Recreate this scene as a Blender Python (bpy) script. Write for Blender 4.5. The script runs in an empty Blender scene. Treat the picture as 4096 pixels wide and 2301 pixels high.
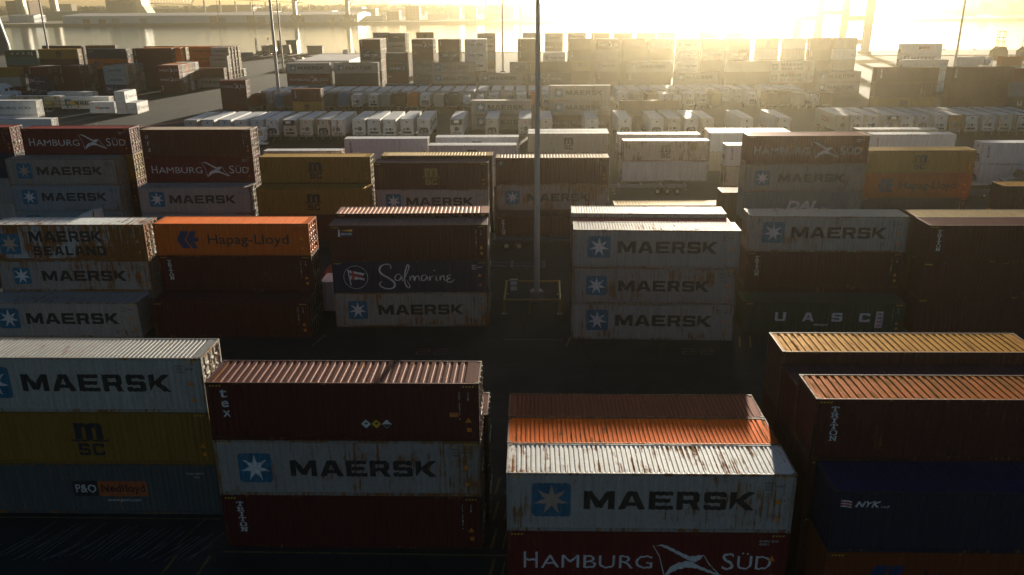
import bpy, bmesh, math, random
from mathutils import Vector, Matrix
from mathutils.geometry import tessellate_polygon
R = math.radians
SC = bpy.context.scene
COL = SC.collection
rnd = random.Random(7)
W = 2.438
F40, F20, HC, STD = 12.192, 6.058, 2.896, 2.591

# ------------------------------------------------------------------ materials
def nodes(name):
    m = bpy.data.materials.new(name); m.use_nodes = True
    nt = m.node_tree
    return m, nt, nt.nodes['Principled BSDF']

def simple(name, c, rough=.6, metal=0, spec=.5, vary=.12, scale=3., emit=None, wear=None):
    m, nt, b = nodes(name)
    N, L = nt.nodes.new, nt.links.new
    tc = N('ShaderNodeTexCoord'); no = N('ShaderNodeTexNoise'); no.inputs['Scale'].default_value = scale; no.inputs['Detail'].default_value = 5
    L(tc.outputs['Object'], no.inputs['Vector'])
    mr = N('ShaderNodeMapRange'); mr.inputs['From Min'].default_value = .25; mr.inputs['From Max'].default_value = .75
    mr.inputs['To Min'].default_value = 1 - vary; mr.inputs['To Max'].default_value = 1 + vary
    L(no.outputs['Fac'], mr.inputs['Value'])
    mx = N('ShaderNodeMix'); mx.data_type = 'RGBA'; mx.blend_type = 'MULTIPLY'; mx.inputs['Factor'].default_value = 1
    mx.inputs['A'].default_value = (*c, 1); L(mr.outputs['Result'], mx.inputs['B'])
    col = mx.outputs['Result']
    if wear:
        oi = N('ShaderNodeObjectInfo'); sv = N('ShaderNodeVectorMath'); sv.operation = 'SCALE'; sv.inputs[0].default_value = (31., 17., 9.); L(oi.outputs['Random'], sv.inputs['Scale'])
        av = N('ShaderNodeVectorMath'); L(tc.outputs['Object'], av.inputs[0]); L(sv.outputs[0], av.inputs[1])
        sc_ = N('ShaderNodeVectorMath'); sc_.operation = 'MULTIPLY'; sc_.inputs[1].default_value = (4., 4., 1.1); L(av.outputs[0], sc_.inputs[0])
        wn = N('ShaderNodeTexNoise'); wn.inputs['Scale'].default_value = 1.4; wn.inputs['Detail'].default_value = 8; wn.inputs['Roughness'].default_value = .7; L(sc_.outputs[0], wn.inputs['Vector'])
        wr = N('ShaderNodeMapRange'); wr.inputs['From Min'].default_value = .56; wr.inputs['From Max'].default_value = .66; wr.inputs['To Max'].default_value = .75; L(wn.outputs['Fac'], wr.inputs['Value'])
        wm = N('ShaderNodeMix'); wm.data_type = 'RGBA'; L(wr.outputs['Result'], wm.inputs['Factor']); L(col, wm.inputs['A']); wm.inputs['B'].default_value = (*wear, 1); col = wm.outputs['Result']
    L(col, b.inputs['Base Color'])
    b.inputs['Roughness'].default_value = rough; b.inputs['Metallic'].default_value = metal
    b.inputs['Specular IOR Level'].default_value = spec
    if emit:
        b.inputs['Emission Color'].default_value = (*emit[:3], 1); b.inputs['Emission Strength'].default_value = emit[3]
    return m

def paint(name, streak, rough, spec=.5, bias=0., blot=.55, fixed=None, metal=0., ws=.5):
    """worn container paint: colour = object colour, rust amount = its alpha; streaks run along local z (walls) or y (roofs)"""
    m, nt, b = nodes(name)
    N, L = nt.nodes.new, nt.links.new
    oi = N('ShaderNodeObjectInfo'); tc = N('ShaderNodeTexCoord')
    rv = N('ShaderNodeVectorMath'); rv.operation = 'SCALE'; rv.inputs[0].default_value = (37., 19., 11.); L(oi.outputs['Random'], rv.inputs['Scale'])
    ad = N('ShaderNodeVectorMath'); ad.operation = 'ADD'; L(tc.outputs['Object'], ad.inputs[0]); L(rv.outputs[0], ad.inputs[1])
    def noise(scale, vec, det=6, rough_=.62):
        mp = N('ShaderNodeVectorMath'); mp.operation = 'MULTIPLY'; mp.inputs[1].default_value = vec; L(ad.outputs[0], mp.inputs[0])
        n = N('ShaderNodeTexNoise'); n.inputs['Scale'].default_value = scale; n.inputs['Detail'].default_value = det; n.inputs['Roughness'].default_value = rough_
        L(mp.outputs[0], n.inputs['Vector']); return n.outputs['Fac']
    st = noise(1.0, streak); bl = noise(blot, (1, 1, 1), 7, .7); fine = noise(9., (1, 1, 1), 4)
    def math_(op, a, c):
        n = N('ShaderNodeMath'); n.operation = op
        for i, v in ((0, a), (1, c)):
            if isinstance(v, (int, float)): n.inputs[i].default_value = v
            else: L(v, n.inputs[i])
        return n.outputs[0]
    mask = math_('ADD', math_('MULTIPLY', st, ws), math_('ADD', math_('MULTIPLY', bl, .88 - ws), math_('MULTIPLY', fine, .12)))
    pat = noise(.22, (1, 1, 1), 3)
    mask = math_('ADD', mask, math_('MULTIPLY', math_('SUBTRACT', pat, .5), .3))
    thr = math_('SUBTRACT', .66 - bias, math_('MULTIPLY', fixed[1] if fixed else oi.outputs['Alpha'], .27))
    rm = N('ShaderNodeMapRange'); L(mask, rm.inputs['Value']); L(thr, rm.inputs['From Min']); L(math_('ADD', thr, .07), rm.inputs['From Max'])
    # chalky fading and soot
    va = N('ShaderNodeMapRange'); L(math_('ADD', math_('MULTIPLY', st, .6), math_('MULTIPLY', fine, .4)), va.inputs['Value'])
    va.inputs['From Min'].default_value = .3; va.inputs['From Max'].default_value = .7; va.inputs['To Min'].default_value = .64; va.inputs['To Max'].default_value = 1.2
    mx = N('ShaderNodeMix'); mx.data_type = 'RGBA'; mx.blend_type = 'MULTIPLY'; mx.inputs['Factor'].default_value = 1
    (mx.inputs['A'].__setattr__('default_value', (*fixed[0], 1)) if fixed else L(oi.outputs['Color'], mx.inputs['A'])); L(va.outputs['Result'], mx.inputs['B'])
    rc = N('ShaderNodeMix'); rc.data_type = 'RGBA'; rc.inputs['A'].default_value = (.06, .025, .01, 1); rc.inputs['B'].default_value = (.36, .15, .035, 1)
    L(fine, rc.inputs['Factor'])
    fx = N('ShaderNodeMix'); fx.data_type = 'RGBA'; L(rm.outputs['Result'], fx.inputs['Factor']); L(mx.outputs['Result'], fx.inputs['A']); L(rc.outputs['Result'], fx.inputs['B'])
    L(fx.outputs['Result'], b.inputs['Base Color'])
    rr = N('ShaderNodeMapRange'); L(math_('MAXIMUM', rm.outputs['Result'], math_('MULTIPLY', fine, .5)), rr.inputs['Value']); rr.inputs['To Min'].default_value = rough; rr.inputs['To Max'].default_value = .85
    L(rr.outputs['Result'], b.inputs['Roughness'])
    b.inputs['Specular IOR Level'].default_value = spec; b.inputs['Metallic'].default_value = metal
    bp = N('ShaderNodeBump'); bp.inputs['Strength'].default_value = .25; bp.inputs['Distance'].default_value = .012; L(bl, bp.inputs['Height'])
    L(bp.outputs['Normal'], b.inputs['Normal'])
    return m

M = dict(
    wall=paint('container_paint', (5., 5., .35), .55, .25),
    roof=paint('container_roof_paint', (9., .4, 9.), .5, 0., -.035, 2.2, metal=.22, ws=.6), groove=paint('container_roof_groove_paint', (9., .35, 9.), .55, 0., .075, 2.2, metal=.2, ws=.6),
    black=simple('black_letter_paint', (.012, .013, .015), .55, vary=.3, wear=(.09, .08, .07)),
    white=simple('white_letter_paint', (.6, .6, .6), .55, vary=.22, scale=6, wear=(.25, .2, .18)),
    blue=simple('star_blue_paint', (.012, .125, .21), .5, vary=.25, wear=(.1, .16, .19)),
    navy=simple('navy_emblem_paint', (.012, .03, .11), .5, vary=.2),
    orange=simple('orange_mark_paint', (.62, .2, .015), .5),
    yellow=simple('yellow_mark_paint', (.6, .4, .02), .55),
    red=simple('red_mark_paint', (.45, .03, .025), .5),
    gold=simple('dull_gold_letter_paint', (.25, .17, .03), .5),
    steel=simple('galvanised_steel', (.38, .36, .31), .42, .75, vary=.2),
    dark=simple('dark_recess', (.012, .012, .013), .7),
    grey=simple('grey_equipment', (.2, .21, .22), .5),
    rubber=simple('tyre_rubber', (.018, .018, .019), .85),
    asphalt=None, concrete=simple('concrete', (.25, .24, .22), .85, scale=1.2),
    mast=simple('galvanised_mast', (.42, .41, .38), .5, 0, scale=.8),
    rail=simple('yellow_rail_paint', (.3, .19, .03), .5),
    whitep=simple('white_vehicle_paint', (.72, .73, .74), .3, vary=.05),
    glass=simple('dark_vehicle_glass', (.015, .02, .025), .08, vary=.05),
    shedwall=simple('pale_shed_cladding', (.42, .5, .54), .6, scale=.3),
    shedroof=simple('white_shed_roof', (.72, .68, .64), .5, scale=.05),
    brick=simple('brown_brick', (.17, .1, .07), .85, scale=.4),
    tan=simple('tan_masonry', (.36, .29, .2), .85, scale=.15),
    creamsteel_litside=simple('cream_bridge_paint_and_lit_sides', (.62, .53, .3), .5, scale=.2),  # truss colour, also painted on as the sunlit sides of legs and anchorage
    bark=simple('bark', (.06, .045, .035), .9),
    leaf=simple('winter_twig_crown', (.085, .075, .05), .9, vary=.4, scale=.8),
    leafd=simple('dark_evergreen_crown', (.04, .055, .03), .9, vary=.4, scale=.8),
    skin=simple('skin', (.4, .25, .18), .6), cloth=simple('dark_work_clothes', (.03, .035, .05), .8), vest=simple('orange_vest', (.6, .18, .02), .7),
    stone=simple('quay_stone', (.16, .15, .13), .9, scale=.5),
    green=simple('green_machine_paint', (.03, .12, .07), .5), coneo=simple('cone_orange', (.7, .12, .03), .6),
    lens=simple('lamp_lens', (.7, .7, .65), .2), cranegrey=simple('crane_steel_paint', (.16, .2, .2), .5, scale=.3),
    amber=simple('amber_light', (.6, .15, .02), .3), chrome=simple('polished_steel', (.6, .6, .6), .2, .9),
    bluesteel=simple('blue_trailer_paint', (.02, .045, .09), .45), hull=simple('dark_blue_hull_paint', (.015, .035, .08), .5, scale=.4),
    brownp=simple('brown_shed_cladding', (.19, .1, .06), .7, scale=.3), winpane=simple('dull_window_glass', (.05, .06, .07), .25),
)

def asphalt():
    m, nt, b = nodes('yard_asphalt'); N, L = nt.nodes.new, nt.links.new
    tc = N('ShaderNodeTexCoord')
    def noise(s, d=6):
        n = N('ShaderNodeTexNoise'); n.inputs['Scale'].default_value = s; n.inputs['Detail'].default_value = d; L(tc.outputs['Object'], n.inputs['Vector']); return n
    big, mid, fin = noise(.035), noise(.35, 8), noise(14., 3)
    r1 = N('ShaderNodeValToRGB'); r1.color_ramp.elements[0].position = .35; r1.color_ramp.elements[1].position = .7
    r1.color_ramp.elements[0].color = (.014, .018, .019, 1); r1.color_ramp.elements[1].color = (.042, .046, .046, 1)
    ad = N('ShaderNodeMath'); ad.operation = 'MULTIPLY_ADD'; ad.inputs[1].default_value = .5; L(mid.outputs['Fac'], ad.inputs[0])
    hf = N('ShaderNodeMath'); hf.operation = 'MULTIPLY'; hf.inputs[1].default_value = .5; L(big.outputs['Fac'], hf.inputs[0]); L(hf.outputs[0], ad.inputs[2]); L(ad.outputs[0], r1.inputs['Fac'])
    vo = N('ShaderNodeTexVoronoi'); vo.feature = 'DISTANCE_TO_EDGE'; vo.inputs['Scale'].default_value = .16
    wv = N('ShaderNodeMixRGB'); wv.blend_type = 'ADD'; wv.inputs[0].default_value = 1.6; L(tc.outputs['Object'], wv.inputs[1]); L(mid.outputs['Color'], wv.inputs[2]); L(wv.outputs[0], vo.inputs['Vector'])
    cr = N('ShaderNodeMapRange'); cr.inputs['From Max'].default_value = .009; cr.inputs['To Min'].default_value = .45; L(vo.outputs['Distance'], cr.inputs['Value'])
    sp = N('ShaderNodeMapRange'); sp.inputs['From Min'].default_value = .3; sp.inputs['From Max'].default_value = .7; sp.inputs['To Min'].default_value = .8; sp.inputs['To Max'].default_value = 1.2; L(fin.outputs['Fac'], sp.inputs['Value'])
    mm = N('ShaderNodeMath'); mm.operation = 'MULTIPLY'; L(cr.outputs['Result'], mm.inputs[0]); L(sp.outputs['Result'], mm.inputs[1])
    mx = N('ShaderNodeMix'); mx.data_type = 'RGBA'; mx.blend_type = 'MULTIPLY'; mx.inputs['Factor'].default_value = 1; L(r1.outputs['Color'], mx.inputs['A']); L(mm.outputs[0], mx.inputs['B'])
    L(mx.outputs['Result'], b.inputs['Base Color']); b.inputs['Roughness'].default_value = .85; b.inputs['Specular IOR Level'].default_value = .15
    bp = N('ShaderNodeBump'); bp.inputs['Strength'].default_value = .3; bp.inputs['Distance'].default_value = .02; L(fin.outputs['Fac'], bp.inputs['Height']); L(bp.outputs['Normal'], b.inputs['Normal'])
    return m
M['asphalt'] = asphalt()

def water():
    m, nt, b = nodes('river_water'); N, L = nt.nodes.new, nt.links.new
    b.inputs['Base Color'].default_value = (.012, .03, .035, 1); b.inputs['Roughness'].default_value = .06; b.inputs['IOR'].default_value = 1.33
    tc = N('ShaderNodeTexCoord'); mp = N('ShaderNodeMapping'); mp.inputs['Scale'].default_value = (.05, .16, 1); L(tc.outputs['Object'], mp.inputs['Vector'])
    n = N('ShaderNodeTexNoise'); n.inputs['Scale'].default_value = 1.; n.inputs['Detail'].default_value = 7; n.inputs['Roughness'].default_value = .6; L(mp.outputs[0], n.inputs['Vector'])
    bp = N('ShaderNodeBump'); bp.inputs['Strength'].default_value = .5; bp.inputs['Distance'].default_value = .35; L(n.outputs['Fac'], bp.inputs['Height']); L(bp.outputs['Normal'], b.inputs['Normal'])
    return m
M['water'] = water()

# ------------------------------------------------------------------ mesh helpers
class MB:
    def __init__(s): s.v = []; s.f = []; s.mi = []; s.mats = []
    def mat(s, m):
        if m not in s.mats: s.mats.append(m)
        return s.mats.index(m)
    def add(s, vs, fs, m):
        o = len(s.v); k = s.mat(m); s.v += [tuple(v) for v in vs]
        for f in fs: s.f.append([i + o for i in f]); s.mi.append(k)
        return s
    def box(s, x0, x1, y0, y1, z0, z1, m='wall'):
        v = [(x0, y0, z0), (x1, y0, z0), (x1, y1, z0), (x0, y1, z0), (x0, y0, z1), (x1, y0, z1), (x1, y1, z1), (x0, y1, z1)]
        return s.add(v, [(3, 2, 1, 0), (4, 5, 6, 7), (0, 1, 5, 4), (1, 2, 6, 5), (2, 3, 7, 6), (3, 0, 4, 7)], m)
    def prism(s, poly, a0, a1, axis, m):
        """poly of 2-D points extruded along axis 'x' (y,z), 'y' (x,z) or 'z' (x,y)"""
        n = len(poly)
        p = {'x': lambda q, a: (a, q[0], q[1]), 'y': lambda q, a: (q[0], a, q[1]), 'z': lambda q, a: (q[0], q[1], a)}[axis]
        v = [p(q, a0) for q in poly] + [p(q, a1) for q in poly]
        fs = [tuple(range(n)), tuple(range(2 * n - 1, n - 1, -1))] + [(i, i + n, (i + 1) % n + n, (i + 1) % n) for i in range(n)]
        return s.add(v, fs, m)
    def tube(s, p0, p1, r0, m, n=8, r1=None):
        p0, p1 = Vector(p0), Vector(p1); r1 = r0 if r1 is None else r1
        d = (p1 - p0).normalized(); a = d.orthogonal().normalized(); b = d.cross(a)
        v = []
        for p, r in ((p0, r0), (p1, r1)):
            v += [p + a * r * math.cos(2 * math.pi * i / n) + b * r * math.sin(2 * math.pi * i / n) for i in range(n)]
        fs = [(i, (i + 1) % n, (i + 1) % n + n, i + n) for i in range(n)] + [tuple(range(n - 1, -1, -1)), tuple(range(n, 2 * n))]
        return s.add(v, fs, m)
    def bar(s, p0, p1, w, m): return s.tube(p0, p1, w * .7, m, 4)
    def mesh(s, name):
        me = bpy.data.meshes.new(name); me.from_pydata(s.v, [], s.f)
        for k in s.mats: me.materials.append(M[k])
        me.polygons.foreach_set('material_index', s.mi)
        bm = bmesh.new(); bm.from_mesh(me); bmesh.ops.recalc_face_normals(bm, faces=bm.faces); bm.to_mesh(me); bm.free()
        me.update(); return me

def ob(name, me, parent=None, loc=None, rz=None, color=None):
    if isinstance(me, MB): me = me.mesh(name)
    o = bpy.data.objects.new(name, me); COL.objects.link(o)
    if parent is not None: o.parent = parent
    if loc is not None: o.location = loc
    if rz: o.rotation_euler = (0, 0, rz)
    if color is not None: o.color = color
    return o
def tag(o, label, cat, group=None):
    o['label'] = label; o['category'] = cat
    if group: o['group'] = group
    return o
def thing(name, label, cat, loc=(0, 0, 0), rz=0, group=None):
    return tag(ob(name, None, None, loc, rz), label, cat, group)
def struct(name, mb):
    o = ob(name, mb); o['kind'] = 'structure'; return o
def copy_tree(o, parent=None):
    c = o.copy(); COL.objects.link(c)
    if parent is not None: c.parent = parent
    for ch in [x for x in KIDS.get(o.name, [])]: copy_tree(ch, c)
    return c
KIDS = {}
def index_kids():
    KIDS.clear()
    for o in COL.objects:
        if o.parent: KIDS.setdefault(o.parent.name, []).append(o)

# ------------------------------------------------------------------ container shells
PER, DEP = .278, .036
def prof(x, x0):
    t = ((x - x0) % PER) / PER
    if t < .25: return 0.
    if t < .5: return (t - .25) * 4 * DEP
    if t < .75: return DEP
    return (1 - t) * 4 * DEP
def breaks(x0, x1, per=PER):
    o = []; k = 0
    while True:
        x = x0 + k * per / 4
        if x >= x1 - 1e-6: break
        o.append(x); k += 1
    return o + [x1]
CACHE = {}
def cached(key, fn):
    if key not in CACHE: CACHE[key] = fn()
    return CACHE[key]

def side_mesh(L, H, sgn):
    def f():
        b = MB(); x0, x1 = -L / 2 + .12, L / 2 - .12; xs = breaks(x0, x1); v = []
        for x in xs:
            y = sgn * (W / 2 - .018 - prof(x, x0)); v += [(x, y, .13), (x, y, H - .09)]
        b.add(v, [(2 * i, 2 * i + 2, 2 * i + 3, 2 * i + 1) for i in range(len(xs) - 1)], 'wall')
        return b.mesh('side_panel')
    return cached(('side', L, H, sgn), f)
def end_mesh(L, H):
    def f():
        b = MB(); y0, y1 = -W / 2 + .12, W / 2 - .12; ys = breaks(y0, y1); v = []
        for y in ys:
            x = -L / 2 + .02 + prof(y, y0); v += [(x, y, .13), (x, y, H - .09)]
        b.add(v, [(2 * i, 2 * i + 1, 2 * i + 3, 2 * i + 2) for i in range(len(ys) - 1)], 'wall')
        return b.mesh('end_panel')
    return cached(('end', L, H), f)
def roof_mesh(L, H, per):
    def f():
        b = MB(); x0, x1 = -L / 2 + .32, L / 2 - .32; d = .03 if per > .3 else .022; v = []; xs = []
        k = 0; zt, zb = H - .012, H - .012 - d
        pts = [(-L / 2 + .05, zt)]
        n = int((x1 - x0) / per)
        for i in range(n):
            a = x0 + i * per
            pts += [(a, zt), (a + per * .12, zb), (a + per * .42, zb), (a + per * .54, zt)]
        pts += [(L / 2 - .05, zt)]
        ya = W / 2 - .05; yb = W / 2 - .16
        for x, z in pts: v += [(x, -ya, zt - .004), (x, -yb, z), (x, yb, z), (x, ya, zt - .004)]
        fs = []
        for i in range(len(pts) - 1):
            for j in range(3): fs.append((4 * i + j, 4 * i + 4 + j, 4 * i + 5 + j, 4 * i + 1 + j))
        b.add(v, fs, 'roof'); gk = b.mat('groove')
        for k in range(len(fs)):
            if (k // 3) % 4 in (1, 2, 3) and k // 3 > 0 and k % 3 == 1: b.mi[k] = gk; return b.mesh('roof')
    return cached(('roof', L, H, per), f)
def frame_mesh(L, H):
    def f():
        b = MB(); l, w = L / 2, W / 2
        for s in (-1, 1):
            ya, yb = sorted((s * w, s * (w - .06)))
            b.box(-l + .16, l - .16, ya, yb, .02, .16); b.box(-l + .16, l - .16, ya, yb, H - .115, H - .003)
        for sx in (-1, 1):
            xa, xb = sorted((sx * l, sx * (l - .07)))
            b.box(xa, xb, -w + .17, w - .17, .02, .15); b.box(xa, xb, -w + .17, w - .17, H - .13, H - .003)
            for sy in (-1, 1):
                xa2, xb2 = sorted((sx * (l - .003), sx * (l - .15))); ya, yb = sorted((sy * (w - .003), sy * (w - .13)))
                b.box(xa2, xb2, ya, yb, .118, H - .118)
                xa2, xb2 = sorted((sx * (l + .004), sx * (l - .175))); ya, yb = sorted((sy * (w + .004), sy * (w - .16)))
                b.box(xa2, xb2, ya, yb, .004, .118); b.box(xa2, xb2, ya, yb, H - .118, H)
                # oval hole plates on the castings
                for z in (.03, H - .09):
                    yy = sorted((sy * (w + .004), sy * (w + .007))); xx = sorted((sx * (l - .05), sx * (l - .13)))
                    b.box(xx[0], xx[1], yy[0], yy[1], z, z + .06, 'dark')
                xx = sorted((sx * (l - .03), sx * (l - .14))); yy = sorted((sy * (w - .04), sy * (w - .12)))
                b.box(xx[0], xx[1], yy[0], yy[1], H, H + .003, 'dark')
        return b.mesh('frame')
    return cached(('frame', L, H), f)
def door_mesh(L, H, s):
    def f():
        b = MB(); x = L / 2 - .045; y0, y1 = (-W / 2 + .14, -.012) if s < 0 else (.012, W / 2 - .14)
        zs = []; z = .16; v = []
        n = 5; hh = (H - .3) / n
        pts = [(x, .16)]
        for i in range(n):
            a = .16 + i * hh
            pts += [(x, a + hh * .12), (x - .03, a + hh * .2), (x - .03, a + hh * .8), (x, a + hh * .88)]
        pts += [(x, H - .14)]
        for xx, zz in pts: v += [(xx, y0, zz), (xx, y1, zz)]
        b.add(v, [(2 * i, 2 * i + 1, 2 * i + 3, 2 * i + 2) for i in range(len(pts) - 1)], 'wall')
        for ya, yb in ((y0, y0 + .05), (y1 - .05, y1)): b.box(x - .02, x + .012, ya, yb, .16, H - .14)
        for i in range(4):
            z = .45 + i * (H - .9) / 3; ye = y0 - .03 if s < 0 else y1 - .07
            b.box(x, x + .035, ye, ye + .1, z - .06, z + .06)
        return b.mesh('door')
    return cached(('door', L, H, s), f)
def lockbar_mesh(L, H, y):
    def f():
        b = MB(); x = L / 2 + .012
        b.tube((x, y, .09), (x, y, H - .08), .024, 'steel', 8)
        for z in (.1, H * .3, H * .52, H * .75, H - .12): b.box(x - .04, x + .035, y - .055, y + .055, z - .035, z + .035, 'steel')
        h = .5 if y < 0 else -.5
        b.bar((x + .045, y, H * .41), (x + .05, y + h * .8, H * .40), .03, 'steel'); b.box(x - .03, x + .04, y + h * .55 - .05, y + h * .55 + .05, H * .37, H * .45, 'steel')
        return b.mesh('lock_bar')
    return cached(('lock', L, H, y), f)

# ------------------------------------------------------------------ lettering
GL = {
 'M': (1.44, [[(0,0),(0,1),(.36,1),(.72,.46),(1.08,1),(1.44,1),(1.44,0),(1.14,0),(1.14,.6),(.86,.08),(.58,.08),(.3,.6),(.3,0)]]),
 'A': (1.28, [[(0,0),(.42,1),(.86,1),(1.28,0),(.95,0),(.87,.2),(.41,.2),(.33,0)],[(.49,.4),(.79,.4),(.67,.72),(.61,.72)]]),
 'E': (1.13, [[(0,0),(0,1),(1.1,1),(1.1,.78),(.3,.78),(.3,.61),(1.,.61),(1.,.39),(.3,.39),(.3,.22),(1.13,.22),(1.13,0)]]),
 'R': (1.1, [[(0,0),(0,1),(.9,1),(1.05,.86),(1.05,.5),(.92,.36),(1.1,0),(.78,0),(.6,.34),(.3,.34),(.3,0)],[(.3,.56),(.75,.56),(.75,.78),(.3,.78)]]),
 'S': (1.05, [[(0,.28),(0,.1),(.1,0),(.95,0),(1.05,.1),(1.05,.5),(.95,.61),(.3,.61),(.3,.78),(.75,.78),(.75,.7),(1.03,.7),(1.03,.9),(.93,1),(.1,1),(0,.9),(0,.5),(.1,.39),(.75,.39),(.75,.22),(.3,.22),(.3,.28)]]),
 'K': (1.15, [[(0,0),(0,1),(.3,1),(.3,.6),(.75,1),(1.15,1),(.62,.53),(1.15,0),(.75,0),(.3,.43)]]),
 'U': (1.15, [[(0,1),(.3,1),(.3,.22),(.85,.22),(.85,1),(1.15,1),(1.15,.12),(1.03,0),(.12,0),(0,.12)]]),
 'C': (1.1, [[(0,.12),(0,.88),(.12,1),(.98,1),(1.1,.88),(1.1,.66),(.8,.66),(.8,.78),(.3,.78),(.3,.22),(.8,.22),(.8,.34),(1.1,.34),(1.1,.12),(.98,0),(.12,0)]]),
 'G': (1.1, [[(0,.12),(0,.88),(.12,1),(.98,1),(1.1,.88),(1.1,.68),(.8,.68),(.8,.78),(.3,.78),(.3,.22),(.8,.22),(.8,.36),(.58,.36),(.58,.55),(1.1,.55),(1.1,0),(.12,0)]]),
 'L': (.95, [[(0,0),(0,1),(.3,1),(.3,.22),(.95,.22),(.95,0)]]),
 'N': (1.2, [[(0,0),(0,1),(.34,1),(.9,.42),(.9,1),(1.2,1),(1.2,0),(.88,0),(.3,.6),(.3,0)]]),
 'D': (1.12, [[(0,0),(0,1),(.9,1),(1.12,.8),(1.12,.2),(.9,0)],[(.3,.22),(.78,.22),(.82,.28),(.82,.72),(.78,.78),(.3,.78)]]),
 'T': (1., [[(0,.72),(0,1),(1,1),(1,.72),(.86,.72),(.84,.86),(.62,.86),(.62,.14),(.78,.14),(.78,0),(.22,0),(.22,.14),(.38,.14),(.38,.86),(.16,.86),(.14,.72)]]),
 'I': (.6, [[(0,0),(0,.14),(.18,.14),(.18,.86),(0,.86),(0,1),(.6,1),(.6,.86),(.42,.86),(.42,.14),(.6,.14),(.6,0)]]),
 'r': (1.05, [[(0,0),(0,.14),(.12,.14),(.12,.86),(0,.86),(0,1),(.75,1),(.92,.86),(.92,.58),(.78,.46),(.9,.14),(1.05,.14),(1.05,0),(.72,0),(.56,.42),(.34,.42),(.34,.14),(.5,.14),(.5,0)],[(.34,.56),(.62,.56),(.7,.64),(.7,.8),(.62,.86),(.34,.86)]]),
 'O': (1., [[(.2,0),(0,.25),(0,.75),(.2,1),(.8,1),(1,.75),(1,.25),(.8,0)],[(.32,.13),(.68,.13),(.78,.28),(.78,.72),(.68,.87),(.32,.87),(.22,.72),(.22,.28)]]),
 'n': (1.1, [[(0,0),(0,.14),(.14,.14),(.14,.86),(0,.86),(0,1),(.34,1),(.76,.42),(.76,.86),(.62,.86),(.62,1),(1.1,1),(1.1,.86),(.96,.86),(.96,0),(.76,0),(.34,.62),(.34,.14),(.48,.14),(.48,0)]]),
}
def tri(loops):
    pts = [p for l in loops for p in l]
    t = tessellate_polygon([[Vector((a, b, 0)) for a, b in l] for l in loops])
    return pts, [tuple(x) for x in t]
class Deco:
    """pieces of lettering on a wall, in wall coordinates (x from its start, z up); each piece becomes one part"""
    def __init__(s): s.p = []
    def new(s, name, mat): s.p.append((name, mat, [], [])); return s
    def raw(s, pts, tris, lift=0.):
        n, m, v, f = s.p[-1]; o = len(v); v += [(a, b, lift) for a, b in pts]; f += [tuple(i + o for i in t) for t in tris]; return s
    def poly(s, *loops, lift=0.): return s.raw(*tri(list(loops)), lift=lift)
    def rect(s, x0, x1, z0, z1, lift=0.): return s.raw([(x0, z0), (x1, z0), (x1, z1), (x0, z1)], [(0, 1, 2), (0, 2, 3)], lift)
    def block(s, txt, x0, x1, z0, z1, gap=.16, lift=0.):
        wd = sum(GL[c][0] if c != ' ' else .6 for c in txt) + gap * (len(txt) - 1)
        k = (x1 - x0) / wd; x = 0
        for c in txt:
            if c == ' ': x += .6 + gap; continue
            w, loops = GL[c]
            s.poly(*[[(x0 + (x + a) * k, z0 + b * (z1 - z0)) for a, b in l] for l in loops], lift=lift); x += w + gap
        return s
    def column(s, txt, xc, w, z0, z1, lean=0.):
        n = len(txt); h = (z1 - z0) / n
        for i, c in enumerate(txt):
            gw, loops = GL[c]; zb = z1 - (i + 1) * h + h * .08; kw = w / 1.1
            s.poly(*[[(xc + (a - gw / 2) * kw + lean * i, zb + b * h * .84) for a, b in l] for l in loops])
        return s
    def text(s, txt, x0, x1, z0, z1, bold=0., shear=0., lift=0., spacing=1.):
        def f():
            c = bpy.data.curves.new('t', 'FONT'); c.body = txt; c.offset = bold; c.shear = shear; c.resolution_u = 3; c.space_character = spacing; c.fill_mode = 'FRONT'
            o = bpy.data.objects.new('t', c); me = bpy.data.meshes.new_from_object(o); bpy.data.objects.remove(o); bpy.data.curves.remove(c)
            me.calc_loop_triangles(); v = [(p.co.x, p.co.y) for p in me.vertices]; t = [tuple(l.vertices) for l in me.loop_triangles]; bpy.data.meshes.remove(me)
            return v, t
        v, t = cached(('txt', txt, bold, shear, spacing), f)
        if not v: return s
        ax, bx = min(p[0] for p in v), max(p[0] for p in v); az, bz = min(p[1] for p in v), max(p[1] for p in v)
        return s.raw([(x0 + (p[0] - ax) / (bx - ax) * (x1 - x0), z0 + (p[1] - az) / (bz - az) * (z1 - z0)) for p in v], t, lift)
    def ribbon(s, pts, w, lift=0.):
        P = [Vector(p) for p in pts]; Q = []
        for i in range(len(P) - 1):
            a, b, c, d = P[max(i - 1, 0)], P[i], P[i + 1], P[min(i + 2, len(P) - 1)]
            for k in range(4):
                t = k / 4; Q.append(.5 * (2 * b + (c - a) * t + (2 * a - 5 * b + 4 * c - d) * t * t + (3 * b - a - 3 * c + d) * t ** 3))
        Q.append(P[-1]); v = []; n = len(Q)
        for i, q in enumerate(Q):
            d = (Q[min(i + 1, n - 1)] - Q[max(i - 1, 0)]); d = d.normalized() if d.length > 1e-6 else Vector((1, 0))
            ww = w * (.35 + .65 * math.sin(math.pi * i / (n - 1))) * (.6 + .4 * abs(d.y)); nn = Vector((-d.y, d.x)) * ww / 2
            v += [tuple(q + nn), tuple(q - nn)]
        f = []
        for i in range(n - 1): f += [(2 * i, 2 * i + 1, 2 * i + 3), (2 * i, 2 * i + 3, 2 * i + 2)]
        return s.raw(v, f, lift)
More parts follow.
